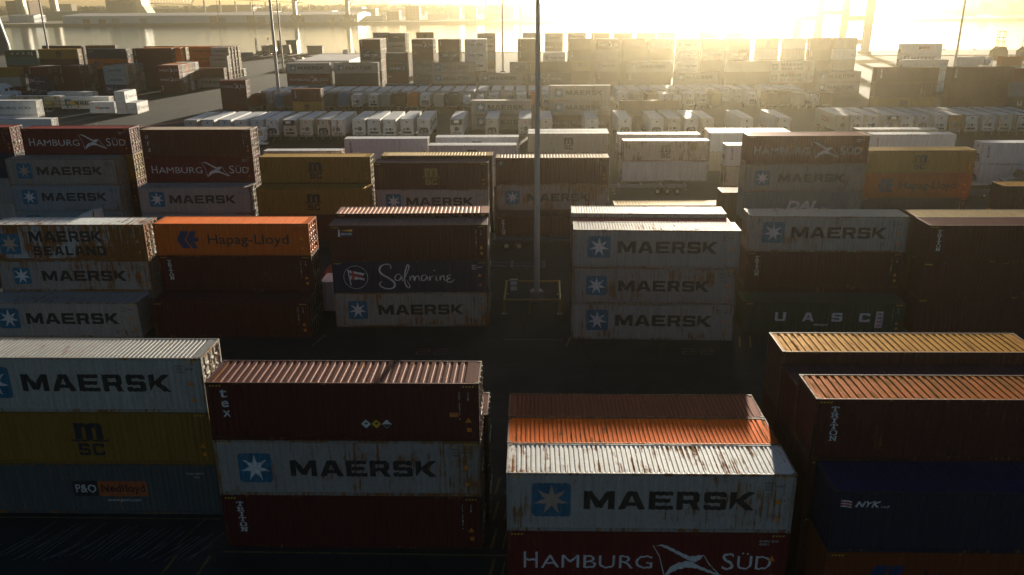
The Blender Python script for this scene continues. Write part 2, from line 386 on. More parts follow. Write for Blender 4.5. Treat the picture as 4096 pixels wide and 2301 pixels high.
def rsq(cx, cz, h, r):
    o = []
    for qx, qz, a0 in ((1, 1, 0), (-1, 1, 90), (-1, -1, 180), (1, -1, 270)):
        for k in range(4):
            a = R(a0 + k * 30); o.append((cx + qx * (h - r) + r * math.cos(a), cz + qz * (h - r) + r * math.sin(a)))
    return o
def star7(cx, cz, r0):
    return [(cx + (r0 if i % 2 == 0 else r0 * .37) * math.sin(math.pi * i / 7), cz + (r0 if i % 2 == 0 else r0 * .37) * math.cos(math.pi * i / 7)) for i in range(14)]
def wmap(pts, x0, x1, z0, z1, bx0, bx1, bz0, bz1):
    return [(x0 + (a - bx0) / (bx1 - bx0) * (x1 - x0), z1 - (b - bz0) / (bz1 - bz0) * (z1 - z0)) for a, b in pts]

def idblock(d, L, H, col, lines, vert=None):
    if vert:
        d.new('number_marking', col)
        for k, (t, x) in enumerate(zip(vert, (.925, .957))):
            n = len(t); z1 = .86 * H; h = min(.085, .55 * H / n)
            for i, c in enumerate(t):
                if c != ' ': d.text(c, x * L, x * L + .055, z1 - (i + 1) * h * 1.25, z1 - (i + 1) * h * 1.25 + h)
        d.new('warning_sign', 'orange').poly([(.957 * L - .13, .33 * H), (.957 * L + .17, .33 * H), (.957 * L + .02, .42 * H)]); d.new('caution_label', 'orange').rect(.953 * L, .953 * L + .2, .17 * H, .24 * H)
    else:
        d.new('number_marking', col)
        for i, t in enumerate(lines): d.text(t, .895 * L, .895 * L + .1 * len(t), (.87 - .055 * i) * H - .1, (.87 - .055 * i) * H)
        d.new('warning_sign', 'orange').poly([(.945 * L - .15, .5 * H), (.945 * L + .15, .5 * H), (.945 * L, .595 * H)]); d.new('caution_label', 'orange').rect(.948 * L - .07, .948 * L + .09, .2 * H, .26 * H)
    hz = d.new('hazard_stripe', 'yellow')
    for x0 in (.17, L - .75):
        for i in range(4): d.poly([(x0 + i * .14, H - .2), (x0 + .07 + i * .14, H - .2), (x0 + .12 + i * .14, H - .13), (x0 + .05 + i * .14, H - .13)])

def deco_star(L, H, near, faded=False, sealand=False, ids=('MRKU', '823 1818', '45G1'), alt=False):
    d = Deco(); big = L > 8
    if big: cx, h, x0, x1, lh = .157 * L, .83, .27 * L, .865 * L, .9
    else: cx, h, x0, x1, lh = .17 * L, .42, .27 * L, .88 * L, .56
    cz = .54 * H
    if alt: cx, h, x0, x1, lh, cz = cx - .01 * L, h * .92, x0 + .01 * L, x1 - .03 * L, lh * .93, .5 * H
    if sealand: cx, cz = .11 * L, .46 * H
    d.new('emblem', 'blue').poly(rsq(cx, cz, h * (1 if H > 2.7 or not big else .9), h * .2))
    d.new('star', 'bronze' if sealand or faded else 'white').poly(star7(cx, cz, h * .92), lift=.002)
    if sealand:
        d.new('lettering', 'black').block('MAERSK', .245 * L, .72 * L, .52 * H, .82 * H)
        d.block('SEALAND', .26 * L, .73 * L, .14 * H, .4 * H, gap=.25)
    else: d.new('lettering', 'black').block('MAERSK', x0, x1, cz - lh / 2, cz + lh / 2)
    if near: idblock(d, L, H, 'black', ids)
    return d
M['bronze'] = simple('weathered_bronze_paint', (.42, .3, .22), .6)
def deco_flagline(L, H, near):
    d = Deco(); s = H / 2.896; zb = .34 * H
    e = (.52 * L, .775 * L, .2 * H, .78 * H, 1415, 1990, 1145, 1430)
    d.new('emblem', 'white')
    d.poly(wmap([(1440,1155),(1500,1147),(1555,1170),(1640,1215),(1720,1250),(1790,1240),(1830,1235),(1800,1280),(1760,1300),(1700,1280),(1640,1245),(1560,1200),(1490,1165)], *e))
    d.poly(wmap([(1520,1430),(1560,1350),(1620,1310),(1690,1292),(1740,1295),(1790,1330),(1860,1360),(1940,1395),(1985,1412),(1955,1418),(1870,1390),(1780,1355),(1700,1348),(1620,1370)], *e))
    if near:
        d.poly(wmap([(1415,1158),(1422,1156),(1477,1250),(1526,1428),(1518,1430),(1470,1252)], *e), lift=.002)
        d.poly(wmap([(1826,1240),(1832,1240),(1885,1320),(1962,1400),(1955,1402),(1878,1324)], *e), lift=.002)
    d.new('lettering', 'white').text('H', .06 * L, .11 * L, zb, zb + .29 * H, bold=-.004)
    d.text('AMBURG', .122 * L, .522 * L, zb, zb + .235 * H, bold=-.004)
    d.text('S', .77 * L, .813 * L, zb - .03, zb + .29 * H, bold=-.004); d.text('ÜD', .825 * L, .945 * L, zb, zb + .3 * H, bold=-.004)
    if near: idblock(d, L, H, 'white', ('SUDU 518', '45G1', ''), None)
    return d
def deco_chevron(L, H, near, dark='black', chev='navy'):
    d = Deco()
    x0, x1, t0, t1 = (.141 * L, .283 * L, .341 * L, .864 * L) if L > 8 else (.06 * L, .24 * L, .31 * L, .95 * L)
    a = .27 if L > 8 else .22
    e = (x0, x1, .5 * H - a * H, .5 * H + a * H, 1780, 2000, 205, 370)
    d.new('emblem', chev).poly(wmap([(1780,290),(1825,205),(1905,205),(1860,290),(1910,370),(1830,370)], *e))
    d.poly(wmap([(1872,285),(1922,205),(1985,205),(1955,265),(2000,272),(1990,305),(1945,310),(1985,370),(1925,370)], *e))
    c = .16 if L > 8 else .12
    d.new('lettering', dark).text('Hapag-Lloyd', t0, t1, .5 * H - (c + .07) * H, .5 * H + c * H, bold=.01)
    if near: idblock(d, L, H, 'black', ('HLXU 628', '45G1', ''), None)
    return d
def deco_msc(L, H, near, col='black'):
    d = Deco(); w = 1.4 if L > 8 else .85; xc = .5 * L; x0 = xc - w / 2; z0, z1 = .47 * H, .79 * H
    m = [(0,0),(0,.92),(-.06,1),(.28,1),(.45,.93),(.6,1),(.86,1),(1,.85),(1,0),(.74,0),(.74,.68),(.69,.76),(.63,.68),(.63,0),(.37,0),(.37,.68),(.31,.76),(.26,.68),(.26,0)]
    d.new('lettering', col).poly([(x0 + a * w, z0 + b * (z1 - z0)) for a, b in m])
    zz = z0 - .012 * H; hh = .03 * H
    up = [(-.18, .8), (0, .3), (.18, .1), (.33, .5), (.5, .9), (.67, .5), (.82, .1), (1, .3), (1.18, .8)]
    d.poly([(x0 + a * w, zz + b * hh) for a, b in up] + [(x0 + a * w, zz + b * hh - hh) for a, b in reversed(up)], lift=.002)
    d.block('SC', x0 + .04 * w, x0 + .96 * w, .17 * H, .40 * H, gap=.18)
    if near:
        d.new('number_marking', col)
        for k in range(2):
            for i, c in enumerate('MEDITERRANEAN' if k == 0 else 'SHIPPINGCO'): d.text(c, (.045 + .022 * k) * L, (.045 + .022 * k) * L + .07, .83 * H - i * .125, .83 * H - i * .125 + .09)
        idblock(d, L, H, col, None, ('MEDU 742518 3', '45G1'))
    return d
def deco_triton(L, H, near, col='white'):
    d = Deco(); d.new('lettering', col).column('TrITOn', .07 * L if L > 8 else .12 * L, .36, .3 * H, .88 * H, .012)
    if near: idblock(d, L, H, 'white', None, ('TLLU 597150 9', '45G1'))
    return d
def deco_tex(L, H, near):
    d = Deco(); d.new('lettering', 'white'); x = .062 * L if L > 8 else .11 * L
    for i, c in enumerate('tex'): d.text(c, x - .17 + .03 * i, x + .17 + .03 * i, (.74 - .165 * i) * H, (.88 - .165 * i - (.03 if i else 0)) * H, bold=.015)
    if near:
        idblock(d, L, H, 'white', None, ('TGBU 558324 6', '45G1'))
        x = .58 * L; z = .3 * H
        for i, c in enumerate(('white', 'yellow', 'white')):
            q = .22; xc = x + i * .47
            d.new('hazard_diamond', c).poly([(xc - q, z), (xc, z - q), (xc + q, z), (xc, z + q)])
            k = 'black'
            d.new('hazard_symbol', k).poly([(xc - .09, z - .02), (xc + .09, z - .02), (xc + .05, z + .1), (xc - .03, z + .06)] if i < 2 else [(xc - .19, z - .01), (xc, z - .2), (xc + .19, z - .01)], lift=.003)
        d.new('caution_label', 'orange').rect(.89 * L, .922 * L, .43 * H, .5 * H)
        d.new('caution_lettering', 'black').text('CAUTION', .892 * L, .92 * L, .46 * H, .49 * H, lift=.003)
    return d
def deco_ues(L, H, near):
    d = Deco(); d.new('lettering', 'white')
    for i, c in enumerate('UES'): d.text(c, .045 * L + .1 * i * .5, .045 * L + .3 + .1 * i * .5, (.66 - .25 * i) * H, (.8 - .25 * i) * H, bold=.02, shear=.25)
    if near: idblock(d, L, H, 'white', None, ('UESU 420871 5', '45G1'))
    return d
def deco_beacon(L, H, near):
    d = Deco(); x0, x1, z0, z1 = .055 * L, .147 * L, .7 * H, .9 * H; w = x1 - x0; h = z1 - z0
    d.new('emblem', 'navy').rect(x0 + .12 * w, x1, z0, z0 + .62 * h)
    d.new('beam', 'yellow').poly([(x0 + .2 * w, z0 + .8 * h), (x1, z0 + .66 * h), (x1, z1)])
    d.new('lighthouse', 'white').poly([(x0, z0), (x0 + .16 * w, z0), (x0 + .13 * w, z0 + .7 * h), (x0 + .15 * w, z0 + .9 * h), (x0 + .08 * w, z1), (x0 + .01 * w, z0 + .9 * h), (x0 + .03 * w, z0 + .7 * h)], lift=.003)
    d.new('lettering', 'white').text('BEACON', x0 + .22 * w, x1 - .04 * w, z0 + .2 * h, z0 + .48 * h, bold=.02, lift=.003)
    idblock(d, L, H, 'white', None, ('BEAU 524415 7', '45G1'))
    return d
def deco_script(L, H, near):
    d = Deco(); cx, cz, r = .148 * L, .5 * H, .37 * H
    ring = lambda q: [(cx + q * math.cos(2 * math.pi * i / 28), cz + q * math.sin(2 * math.pi * i / 28)) for i in range(28)]
    d.new('emblem', 'white').poly(ring(r), ring(r * .965))
    e = (cx - r, cx + r, cz - r, cz + r, 905, 1143, 535, 762)
    for p in ([(950,575),(975,580),(1010,605),(985,612),(965,606)], [(1005,588),(1050,600),(1114,610),(1098,632),(1045,618),(1008,612)], [(960,626),(985,636),(985,668),(965,670)], [(1008,640),(1050,650),(1112,660),(1105,680),(1060,668),(1010,674)], [(946,575),(956,575),(978,726),(968,728)]): d.poly(wmap(p, *e))
    d.new('flag_cross', 'red').poly(wmap([(984,580),(1004,588),(1006,672),(986,668)], *e), lift=.004).poly(wmap([(966,612),(1010,618),(1094,638),(1092,654),(1010,634),(966,624)], *e), lift=.006)
    e = (.30 * L, .785 * L, .12 * H, .92 * H, 1250, 2005, 520, 772)
    d.new('lettering', 'white'); s = L / 12.192
    for pts, w in (([(1372,566),(1362,530),(1320,524),(1270,545),(1255,590),(1280,625),(1340,660),(1390,700),(1400,742),(1362,768),(1300,765),(1255,740),(1250,712),(1275,697)], .17),
        ([(1474,645),(1440,622),(1407,650),(1414,684),(1448,682),(1474,648),(1478,690),(1494,680)], .11), ([(1494,682),(1532,605),(1552,548),(1536,532),(1511,600),(1500,680),(1515,740),(1540,763),(1551,738),(1524,690)], .11),
        ([(1553,642),(1556,690),(1566,655),(1590,642),(1600,690),(1612,655),(1640,642),(1650,682),(1668,690)], .1), ([(1727,648),(1700,632),(1671,655),(1680,688),(1705,684),(1728,650),(1736,690)], .11),
        ([(1750,642),(1756,690),(1762,656),(1790,642)], .1), ([(1818,642),(1820,684),(1838,690)], .1), ([(1855,642),(1856,690),(1866,656),(1894,642),(1900,684),(1918,690)], .1), ([(1972,636),(1936,640),(1930,660),(1956,668),(1925,682),(1936,706),(1972,704),(2002,678)], .11)):
        d.ribbon(wmap(pts, *e), w * s)
    d.poly([(a + .645 * L - 0, b) for a, b in [(.01 * L + .06 * s * math.cos(i), .7 * H + .06 * s * math.sin(i)) for i in (0, 1, 2, 3, 4, 5)]])
    if near: idblock(d, L, H, 'white', ('MRKU', '035 3284', '4261'))
    return d
def deco_uasc(L, H, near):
    d = Deco(); d.new('lettering', 'white')
    if L > 8:
        for c, a, b in (('U', .2, .268), ('A', .37, .445), ('S', .553, .622), ('C', .724, .792)): d.block(c, a * L, b * L, .4 * H, .68 * H)
        if near: d.new('web_address', 'white').text('www.uasc.net', .445 * L, .535 * L, .26 * H, .34 * H)
        a, b = .826, .871
    else:
        d.block('UASC', .13 * L, .7 * L, .38 * H, .62 * H); a, b = .77, .84
    d.new('emblem', 'white').rect(a * L, b * L, .22 * H, .74 * H)
    d.new('script_mark', 'red')
    for i in range(4): d.rect((a + .008) * L, (b - .008) * L, (.27 + .12 * i) * H, (.32 + .12 * i) * H, lift=.003)
    if near: idblock(d, L, H, 'white', None, ('UASU 102764 8', '22G1'))
    return d
def deco_cma(L, H, near, col='white'):
    d = Deco(); d.new('lettering', col).block('CMA CGM', .17 * L, .84 * L, .4 * H, .62 * H)
    d.new('emblem', col).ribbon([(.32 * L, .7 * H), (.4 * L, .82 * H), (.52 * L, .9 * H)], .2).ribbon([(.52 * L, .16 * H), (.63 * L, .2 * H), (.7 * L, .3 * H)], .14)
    return d
def deco_pon(L, H, near):
    d = Deco(); d.new('emblem', 'black').rect(.387 * L, .494 * L, .36 * H, .66 * H); d.new('orange_panel', 'orangew').rect(.495 * L, .70 * L, .36 * H, .66 * H)
    d.new('lettering', 'white').text('P&O', .4 * L, .484 * L, .43 * H, .59 * H, bold=.01, lift=.003)
    d.new('panel_lettering', 'black').text('Nedlloyd', .508 * L, .69 * L, .4 * H, .6 * H, bold=.015, lift=.003, spacing=1.1)
    d.new('web_address', 'white').text('www.ponl.com', .526 * L, .665 * L, .24 * H, .32 * H)
    d.new('number_marking', 'white').text('PONU 174597 7', .872 * L, .945 * L, .8 * H, .84 * H).text('45G1', .903 * L, .925 * L, .73 * H, .77 * H)
    return d
M['orangew'] = simple('worn_orange_paint', (.38, .09, .02), .6, vary=.3)
def deco_nyk(L, H, near):
    d = Deco(); d.new('emblem', 'white')
    zs = .745 * H; t = .022 * H
    wav = lambda z: [(.023 * L, z), (.033 * L, z + .03), (.046 * L, z - .01), (.058 * L, z - .03)]
    for i in range(5):
        if i % 2: continue
        d.poly(wav(zs + t * i) + [(a, b + t) for a, b in reversed(wav(zs + t * i))])
    d.new('flag_stripe', 'red')
    for i in (1, 3): d.poly(wav(zs + t * i) + [(a, b + t) for a, b in reversed(wav(zs + t * i))])
    d.new('lettering', 'white').text('NYK', .071 * L, .155 * L, .745 * H, .845 * H, bold=.03, shear=.3).text('LINE', .157 * L, .187 * L, .735 * H, .77 * H, shear=.3)
    return d
def deco_dal(L, H, near):
    d = Deco(); d.new('lettering', 'white').text('DAL', .37 * L, .645 * L, .33 * H, .68 * H, bold=.04, shear=.25)
    d.new('web_address', 'white').text('www.', .23 * L, .355 * L, .33 * H, .42 * H, shear=.2).text('.biz', .655 * L, .74 * L, .33 * H, .47 * H, shear=.2)
    idblock(d, L, H, 'white', None, ('DALU 307712 4', '45G1')); return d
def deco_cai(L, H, near):
    d = Deco(); d.new('lettering', 'white').text('CAI', .07 * L, .22 * L, .6 * H, .78 * H, bold=.01); return d
def deco_word(word, a, b, c, e, col='white'):
    def f(L, H, near):
        d = Deco(); d.new('lettering', col).text(word, a * L, b * L, c * H, e * H, bold=.01); return d
    return f
def deco_logo(L, H, near):
    d = Deco(); d.new('emblem', 'green').rect(.035 * L, .06 * L, .72 * H, .87 * H); d.new('emblem_stripe', 'white')
    for i in range(3): d.poly([(.037 * L, (.745 + .04 * i) * H), (.058 * L, (.765 + .04 * i) * H), (.058 * L, (.775 + .04 * i) * H), (.037 * L, (.755 + .04 * i) * H)], lift=.003)
    idblock(d, L, H, 'white', None, ('GESU 614420 1', '45G1')); return d
def deco_plain(L, H, near):
    d = Deco()
    if near: idblock(d, L, H, 'white', None, ('FCIU 885213 0', '45G1'))
    return d
def deco_none(L, H, near): return Deco()
def deco_seatrade(L, H, near):
    d = Deco(); d.new('emblem', 'red').rect(.22 * L, .33 * L, .42 * H, .62 * H); d.new('lettering', 'navy').text('Seatrade', .35 * L, .8 * L, .4 * H, .62 * H, bold=.03)
    d.new('number_marking', 'red').text('SEALS', .07 * L, .22 * L, .82 * H, .92 * H, bold=.01); return d
def deco_ccni(L, H, near):
    d = Deco(); d.new('lettering', 'red').text('CCNI', .3 * L, .66 * L, .35 * H, .7 * H, bold=.03); return d

ORG, MAR, RED, GRY, YEL, NAV, BRN, GRN, WHT, BGE = (.56,.125,.013), (.075,.013,.011), (.13,.012,.012), (.365,.33,.295), (.28,.165,.026), (.008,.018,.055), (.10,.034,.02), (.012,.05,.032), (.72,.72,.7), (.6,.52,.38)
TEA, PNK, DGR, PGR = (.03,.14,.12), (.3,.09,.08), (.045,.06,.07), (.19,.2,.23)
# style: colour, rust, lettering, description, roof colour (or None), roof rust, roof rib pitch
STY = {
 'mg': (GRY, .36, deco_star, 'grey star-emblem container', (.38,.385,.38), .5, .209),
 'mg2': (tuple(c * .88 for c in GRY), .5, lambda L,H,n: deco_star(L,H,n,alt=True,ids=('MSKU','612 2748','4501')), 'stained grey star-emblem container', (.33,.33,.32), .6, .209),
 'mgo': (tuple(c*.75 for c in GRY), .45, lambda L,H,n: deco_star(L,H,n,faded=True), 'weathered blue-grey faded-star container'),
 'mgb': ((.25,.31,.34), .35, deco_star, 'bluish star-emblem container'),
 'mgr': (GRY, .35, lambda L,H,n: deco_star(L,H,n,faded=True,ids=('MRSU','318 7559','45G1')), 'rust-streaked grey bronze-star container', (.6,.62,.63), .72, .209),
 'sea': ((.42,.45,.46), .68, lambda L,H,n: deco_star(L,H,n,sealand=True), 'rust-streaked container with two lettering lines', (.62,.66,.68), .66, .209),
 'hs': (RED, .12, deco_flagline, 'red wing-emblem container'),
 'hap': (ORG, .1, deco_chevron, 'orange chevron-emblem container'),
 'hapd': ((.2,.045,.01), .25, deco_chevron, 'dull orange chevron-emblem container'),
 'hapm': ((.3,.095,.018), .25, deco_chevron, 'amber chevron-emblem container'),  # the orange paint shifted to amber, sun glare put into its colour
 'hapw': (WHT, .12, deco_chevron, 'white chevron-emblem container'),
 'msc': (YEL, .22, deco_msc, 'yellow container with black letters'),
 'mscd': ((.27,.145,.022), .3, deco_msc, 'dull yellow container with black letters'),
 'mscm': (MAR, .15, lambda L,H,n: deco_msc(L,H,n,'gold'), 'maroon gold-lettered container', (.14,.09,.1), .3, .209),
 'mscw': (WHT, .15, deco_msc, 'white container with dark letters'),
 'mscb': (BGE, .3, deco_msc, 'cream reefer with dark letters'),
 'tri': (MAR, .15, deco_triton, 'maroon container with slab letters'),
 'trib': (BRN, .2, deco_triton, 'brown container with vertical letters'),
 'triw': (WHT, .08, lambda L,H,n: deco_triton(L,H,n,'black'), 'white container with vertical letters'),
 'tex': (MAR, .15, deco_tex, 'maroon container with three letters', (.14,.07,.062), .5, .335),
 'ues': (BRN, .2, deco_ues, 'dark brown container with slanted letters', (.4,.33,.27), .5, .209),
 'bea': (MAR, .12, deco_beacon, 'maroon lighthouse-emblem container', (.17,.115,.12), .25, .209),
 'saf': (NAV, .12, deco_script, 'navy container with script lettering'),
 'uas': (GRN, .2, deco_uasc, 'dark green container with white letters', (.05,.1,.07), .3, .209),
 'cma': ((.012,.022,.04), .12, deco_cma, 'dark navy swoosh-emblem container'),
 'cmw': (WHT, .2, lambda L,H,n: deco_cma(L,H,n,'black'), 'white swoosh-emblem container'),
 'pon': ((.075,.09,.095), .3, deco_pon, 'slate container with orange panel'),
 'nyk': ((.012,.02,.045), .1, deco_nyk, 'dark navy striped-flag container', (.012,.028,.1), .05, .209),
 'dal': ((.2,.25,.25), .2, deco_dal, 'grey-green container with bold letters'),
 'cai': ((.13,.035,.022), .15, deco_cai, 'rust-red small-lettered container'),
 'cap': (DGR, .2, deco_word('CAPITAL', .3, .66, .5, .66), 'dark grey small-worded container'),

 'lgo': (MAR, .2, deco_logo, 'maroon green-emblem container', (.45,.36,.28), .4, .335),
 'fs': (PGR, .2, deco_word('F  S', .25, .9, .3, .62), 'purple-grey two-lettered container'),
 'tri2': (TEA, .2, deco_none, 'teal container without lettering'),
 'nav': (NAV, .15, deco_none, ''),
 'mar': (MAR, .2, deco_plain, 'plain maroon container'),
 'brn': (BRN, .3, deco_plain, 'plain brown container'),
 'red': (RED, .2, deco_plain, 'plain red container'),
 'gry': (GRY, .25, deco_plain, 'plain grey container'),
 'dgr': (DGR, .2, deco_plain, 'plain dark slate container'),
 'wht': (WHT, .2, deco_none, 'plain white container'),
 'bge': (BGE, .3, deco_none, 'plain cream container'),
 'org': (ORG, .2, deco_none, 'plain orange container'),
 'yel': (YEL, .3, deco_none, 'plain yellow container'),
 'blu': ((.05,.14,.22), .25, deco_none, 'plain steel-blue container'),
 'pnk': ((.2,.05,.045), .2, deco_none, 'faded red container', (.42,.12,.11), .15, .209),
 'rbr': (MAR, .25, deco_plain, 'maroon container with bright ribbed roof', (.5,.3,.24), .35, .335),
 'tanr': (MAR, .25, deco_plain, 'maroon container with tan ribbed roof', (.5,.38,.2), .4, .335),
 'orr': (MAR, .4, deco_none, 'orange rusted-roof container', (.6,.12,.006), .6, .209),
 'drr': (MAR, .4, deco_none, 'dark red-brown container', (.15,.045,.034), .4, .209),
 'ylr': (BRN, .3, deco_none, 'brown container with rusted yellow roof', (.46,.24,.04), .72, .335),
 'mrr': (MAR, .3, deco_none, 'maroon container with dull plum roof', (.1,.05,.06), .2, .335),
 'trr': (MAR, .25, deco_triton, 'maroon container with blistered orange roof', (.36,.10,.018), .85, .335),
 'wrr': (GRY, .3, deco_none, 'grey container with bright white roof', (.78,.78,.76), .35, .209),
}
NCONT = [0]; CI = [0]; RI = [0]; BULK = []
def span(s): return {k for a in s.split() for k in (range(int(a.split('-')[0]), int(a.split('-')[-1]) + 1))}
# containers past the 300 that show largest: they are built too, joined in the one object stacked_containers
BULKC = span('10 12 19 22 37 45-46 69 75 80 86 100 111 117 121 125 157-158 162-177 186-198 201-211 216-226 229-231 234-246 258-263 268-270 273-274 278 283-285 288-290 293-295 298-299 303-304 308-311 313-315 318-321 323 328-331 333-335 338-341 344 348-351 353-356 358-361 363-366 368-371 373-384 386-387 389-391 395 398-400 404 407 410 416-417 419-423 425-426 431-435 437-438 440-444 448-449 463-465 467-469 471 475 478-480 482-484 486-492 494-499 501-502 504-505 507-512'); BULKR = span('3 9 17 21 23 27')
def stash(style, L, H, x, y, z, yaw):
    c, s = math.cos(yaw), math.sin(yaw)
    BULK.append((style, L, H, Matrix.Translation((x + c * L / 2 - s * W / 2, y + s * L / 2 + c * W / 2, z)) @ Matrix.Rotation(yaw, 4, 'Z')))
def deco_meshes(style, L, H, near, flat):
    def f():
        d = STY[style][2](L, H, near); out = []
        x0 = -L / 2 + .12
        for name, mat, v, t in d.p:
            if not v: continue
            bm = bmesh.new(); vs = [bm.verts.new((a - L / 2, l, b)) for a, b, l in v]
            for q in t:
                try: bm.faces.new([vs[i] for i in q])
                except ValueError: pass
            big = name in ('lettering', 'emblem', 'star', 'orange_panel')
            if near and not flat and big:
                xa, xb = min(p.co.x for p in bm.verts), max(p.co.x for p in bm.verts)
                for x in breaks(x0, L / 2 - .12):
                    if xa < x < xb: bmesh.ops.bisect_plane(bm, geom=bm.verts[:] + bm.edges[:] + bm.faces[:], plane_co=(x, 0, 0), plane_no=(1, 0, 0), dist=1e-5)
            for p in bm.verts:
                off = prof(p.co.x, x0) if (near and not flat and big) else 0.
                p.co.y = -W / 2 + .018 + off - (.005 if near else .02) - p.co.y - (.012 if flat else 0)
            for fc in bm.faces:
                if fc.normal.y > 0: fc.normal_flip()
            bm.normal_update()
            for fc in bm.faces:
                if fc.normal.y > 0: fc.normal_flip()
            me = bpy.data.meshes.new(name); bm.to_mesh(me); bm.free(); me.materials.append(M[mat]); out.append((name, me))
        return out
    return cached(('deco', style, L, H, near, flat), f)

def jit(c, k=.1, r=None):
    s = 1 + (rnd.random() - .5) * 2 * k
    return tuple(max(.004, x * s * (1 + (rnd.random() - .5) * k * .5)) for x in c)
def container(style, L, H, x, y, z, yaw, label, near, hidden=False, name='shipping_container'):
    """(x,y): front-left base corner"""
    S = STY[style]; col = jit(S[0]); rust = S[1] * (.7 + .6 * rnd.random()); CI[0] += 1
    if CI[0] - 1 in BULKC: return stash(style, L, H, x, y, z, yaw)
    cx, cy = L / 2, W / 2; c, s = math.cos(yaw), math.sin(yaw)
    root = thing(name, label, 'container', (x + c * cx - s * cy, y + s * cx + c * cy, z), yaw, 'containers standing in the yard')
    NCONT[0] += 1
    ca = (*col, rust)
    if len(S) > 4: rc, rr, per = S[4], S[5], S[6]
    else: rc, rr, per = tuple(min(.8, v * 1.25 + .03) for v in col), min(.6, S[1] * 1.2 + .08), (.209 if rnd.random() < .6 else .335)
    ob('frame', frame_mesh(L, H), root, color=(*[v * .85 for v in col], min(1, rust + .25)))
    ob('roof', roof_mesh(L, H, per), root, color=(*rc, rr))
    for sg in (-1, 1): ob('side_panel', side_mesh(L, H, sg), root, color=ca)
    ob('end_panel', end_mesh(L, H), root, color=ca)
    dcol = (*jit(col, .05), rust)
    for sg in (-1, 1):
        dr = ob('door', door_mesh(L, H, sg), root, color=dcol)
        for yy in (.32, .86): ob('lock_bar', lockbar_mesh(L, H, sg * yy), dr)
    if not hidden:
        for nm, me in deco_meshes(style, L, H, near, False): ob(nm, me, root)
    return root
TW = {1: [''], 2: ['bottom', 'top'], 3: ['bottom', 'middle', 'top'], 4: ['bottom', 'second', 'third', 'top'], 5: ['bottom', 'second', 'middle', 'fourth', 'top']}
def ST(place, x, y, tiers, L=F40, yaw=0., z=0., seen=9):
    """a stack, tiers from the ground up, each 'style' or 'style:S' (8ft 6in); seen = how many tiers from the top show"""
    t = tiers.split(); n = len(t); near = y < 140
    for i, q in enumerate(t):
        st, _, h = q.partition(':'); H = STD if h == 'S' else HC
        w = TW[n][i]
        lab = f"{STY[st][3]}, {w} of {place}" if n > 1 else f"{STY[st][3]}, {place}"
        container(st, L, H, x, y, z, yaw, lab, near, hidden=i < n - seen); z += H
# ------------------------------------------------------------------ refrigerated, tank containers, trailers
def flat_side(L, H, sgn):
    def f():
        b = MB(); y = sgn * (W / 2 - .012); x0, x1 = -L / 2 + .12, L / 2 - .12; n = int(L / .6); v = []; t = []
        for i in range(n):
            a = x0 + (x1 - x0) * i / n; c = x0 + (x1 - x0) * (i + 1) / n
            t += [(a, 0), (c - .03, 0), (c - .02, .006), (c - .006, .006)]
        t.append((x1, 0))
        for x, d in t: v += [(x, y - sgn * d, .13), (x, y - sgn * d, H - .09)]
        b.add(v, [(2 * i, 2 * i + 2, 2 * i + 3, 2 * i + 1) for i in range(len(t) - 1)], 'wall'); return b.mesh('side_panel')
    return cached(('flat', L, H, sgn), f)
def smooth_roof(L, H):
    def f():
        b = MB(); n = 10; v = []; w = W / 2 - .04
        for i in range(n + 1):
            x = -L / 2 + .04 + (L - .08) * i / n
            for xx, dz in ((x - .03, 0), (x, .008), (x + .03, 0)): v += [(xx, -w, H - .02 + dz), (xx, 0, H - .004 + dz), (xx, w, H - .02 + dz)]
        k = len(v) // 3
        b.add(v, [(3 * i + j, 3 * i + 3 + j, 3 * i + 4 + j, 3 * i + 1 + j) for i in range(k - 1) for j in (0, 1)], 'roof'); return b.mesh('roof')
    return cached(('sroof', L, H), f)
